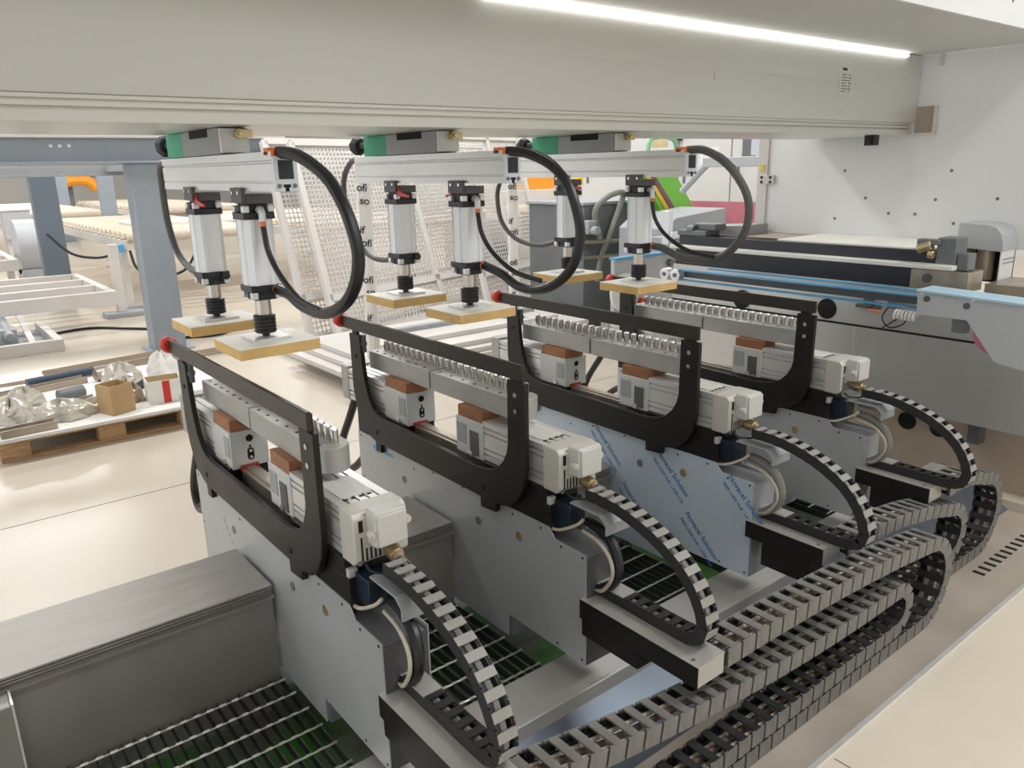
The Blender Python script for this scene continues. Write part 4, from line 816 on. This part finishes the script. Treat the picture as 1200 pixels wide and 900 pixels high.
part('knob', MB().cyl((4.95, 4.16, .98), (4.95, 4.2, .98), .03, n=14), 'machine_grey', t); part('leg', MB().box(4.6, 4.7, 4.25, 4.35, 0, .62), 'machine_mid', t); part('leg', MB().box(5.15, 5.25, 4.25, 4.35, 0, .62), 'machine_mid', t)
part('red_button', MB().cyl((4.62, 4.17, .70), (4.62, 4.2, .70), .03, n=12), 'red', t)
t = thing('grey_step_machine', (6.2, 4.9, 0), 'stepped grey machine cover below the green chute', 'machine')
part('upper_cover', MB().prism('y', [(5.82, .8), (5.82, 1.15), (5.98, 1.25), (6.75, 1.31), (6.75, .8)], 5.0, 5.6), 'machine_mid', t, .006); part('lower_cover', MB().box(5.6, 6.4, 4.6, 4.99, .3, 1.10), 'machine_mid', t, .006); part('plinth', MB().box(5.6, 6.7, 4.7, 5.6, 0, .3), 'machine_grey', t)
part('white_fitting', MB().box(5.52, 5.58, 4.7, 4.78, 1.05, 1.35).box(5.53, 5.66, 4.66, 4.7, 1.10, 1.16), 'bolt_white', t, .005)
g_ = thing('green_chute', (6.4, 5.7, 1.2), 'lime green chute with yellow and brown edge stripes', 'chute')
ch_ = [(6.22, 1.72), (6.72, 1.72), (7.16, 1.22), (6.70, 1.08)]
part('side', MB().prism('y', ch_, 5.70, 5.95), 'lime', g_, .004)
part('stripe', MB().prism('y', [(6.28, 1.66), (6.34, 1.66), (6.80, 1.16), (6.74, 1.15)], 5.688, 5.70), 'yellow', g_); part('stripe', MB().prism('y', [(6.35, 1.66), (6.42, 1.66), (6.88, 1.18), (6.81, 1.17)], 5.688, 5.70), 'plum', g_)
part('support', MB().box(6.6, 6.72, 5.72, 5.9, 0, 1.2), 'mint', g_)
part('mint_pipe', MB().tube([(6.66, 6.0, 1.20), (6.66, 6.0, 1.75), (6.68, 6.0, 1.98), (6.8, 6.0, 2.04), (7.0, 6.0, 2.04), (7.12, 6.0, 1.97), (7.13, 6.0, 1.75), (7.13, 6.0, 1.2)], .028), 'mint', g_)
t = thing('grey_pipe_frame', (6.1, 4.4, .9), 'grey square tube arm reaching to the white cabinet edge', 'arm')
part('level_tube', MB().box(5.98, 6.06, 4.0, 4.72, 1.715, 1.80), 'grey_panel', t, .006); part('slant_tube', MB().tube([(6.02, 4.70, 1.74), (6.12, 5.05, 1.50)], .035, 8, sm=False), 'grey_panel', t); part('end_block', MB().box(5.95, 6.08, 3.9, 4.0, 1.70, 1.82), 'scrap_metal', t, .004)
part('wall_bracket', MB().box(5.97, 6.07, 3.80, 3.9, 1.73, 1.79), 'machine_mid', t)
part('upright', MB().box(5.98, 6.06, 3.92, 3.98, 0, 1.70), 'white_paint', t)
ca = thing('electrical_cabinet', (8.6, 7, 0), 'row of pale grey electrical cabinets behind the green chute', 'cabinet')
part('carcass', MB().box(8.53, 9.1, 5.4, 8.96, .06, 2.6), 'cab_white', ca); part('plinth', MB().box(8.56, 9.05, 5.45, 8.95, 0, .06), 'machine_grey', ca)
for y0, y1 in ((5.42, 6.25), (6.27, 7.1), (7.12, 8.0), (8.02, 8.95)):
    d = part('door', MB().box(8.50, 8.529, y0, y1, .08, 2.58), 'hood_white', ca, .004); part('handle', MB().box(8.48, 8.50, y1-.12, y1-.09, 1.5, 1.7), 'machine_grey', d)
part('dark_window', MB().box(8.494, 8.50, 5.90, 6.10, 1.82, 2.30), 'machine_grey', ca); part('sticker', MB().box(8.496, 8.50, 7.3, 7.65, 1.98, 2.3), 'brass', ca, label='yellowed paper sticker')
part('hook', MB().box(8.44, 8.50, 7.05, 7.2, 2.05, 2.12).box(8.44, 8.46, 7.05, 7.1, 2.12, 2.2), 'print_black', ca); part('paper', MB().box(8.496, 8.50, 6.45, 6.75, 1.72, 1.95), 'paper_white', ca)
pk = thing('pink_screen', (7.5, 5.6, 0), 'translucent pink safety screen beside the electrical cabinets', 'screen')
part('pane', MB().box(7.5, 7.512, 5.05, 6.1, .9, 1.33), 'pink_panel', pk); part('post', MB().box(7.48, 7.53, 5.0, 5.05, 0, 1.4), 'white_paint', pk); part('post', MB().box(7.48, 7.53, 6.1, 6.15, 0, 1.34), 'white_paint', pk)
part('foot_rail', MB().box(7.48, 7.53, 5.05, 6.1, .86, .9), 'white_paint', pk)
t = thing('cabinet_doorpost', (5.4, 3.5, 0), 'white vertical door post at the left edge of the end cabinet', 'post')
part('post', MB().box(5.1, 5.2, 3.44, 3.52, 0, 2.6), 'white_paint', t, .004); part('glass_strip', MB().box(5.12, 5.13, 3.53, 3.60, 1.8, 2.4), 'frame_blue_white', t); part('yellow_tag', MB().box(5.09, 5.10, 3.46, 3.49, 1.69, 1.73), 'yellow', t)
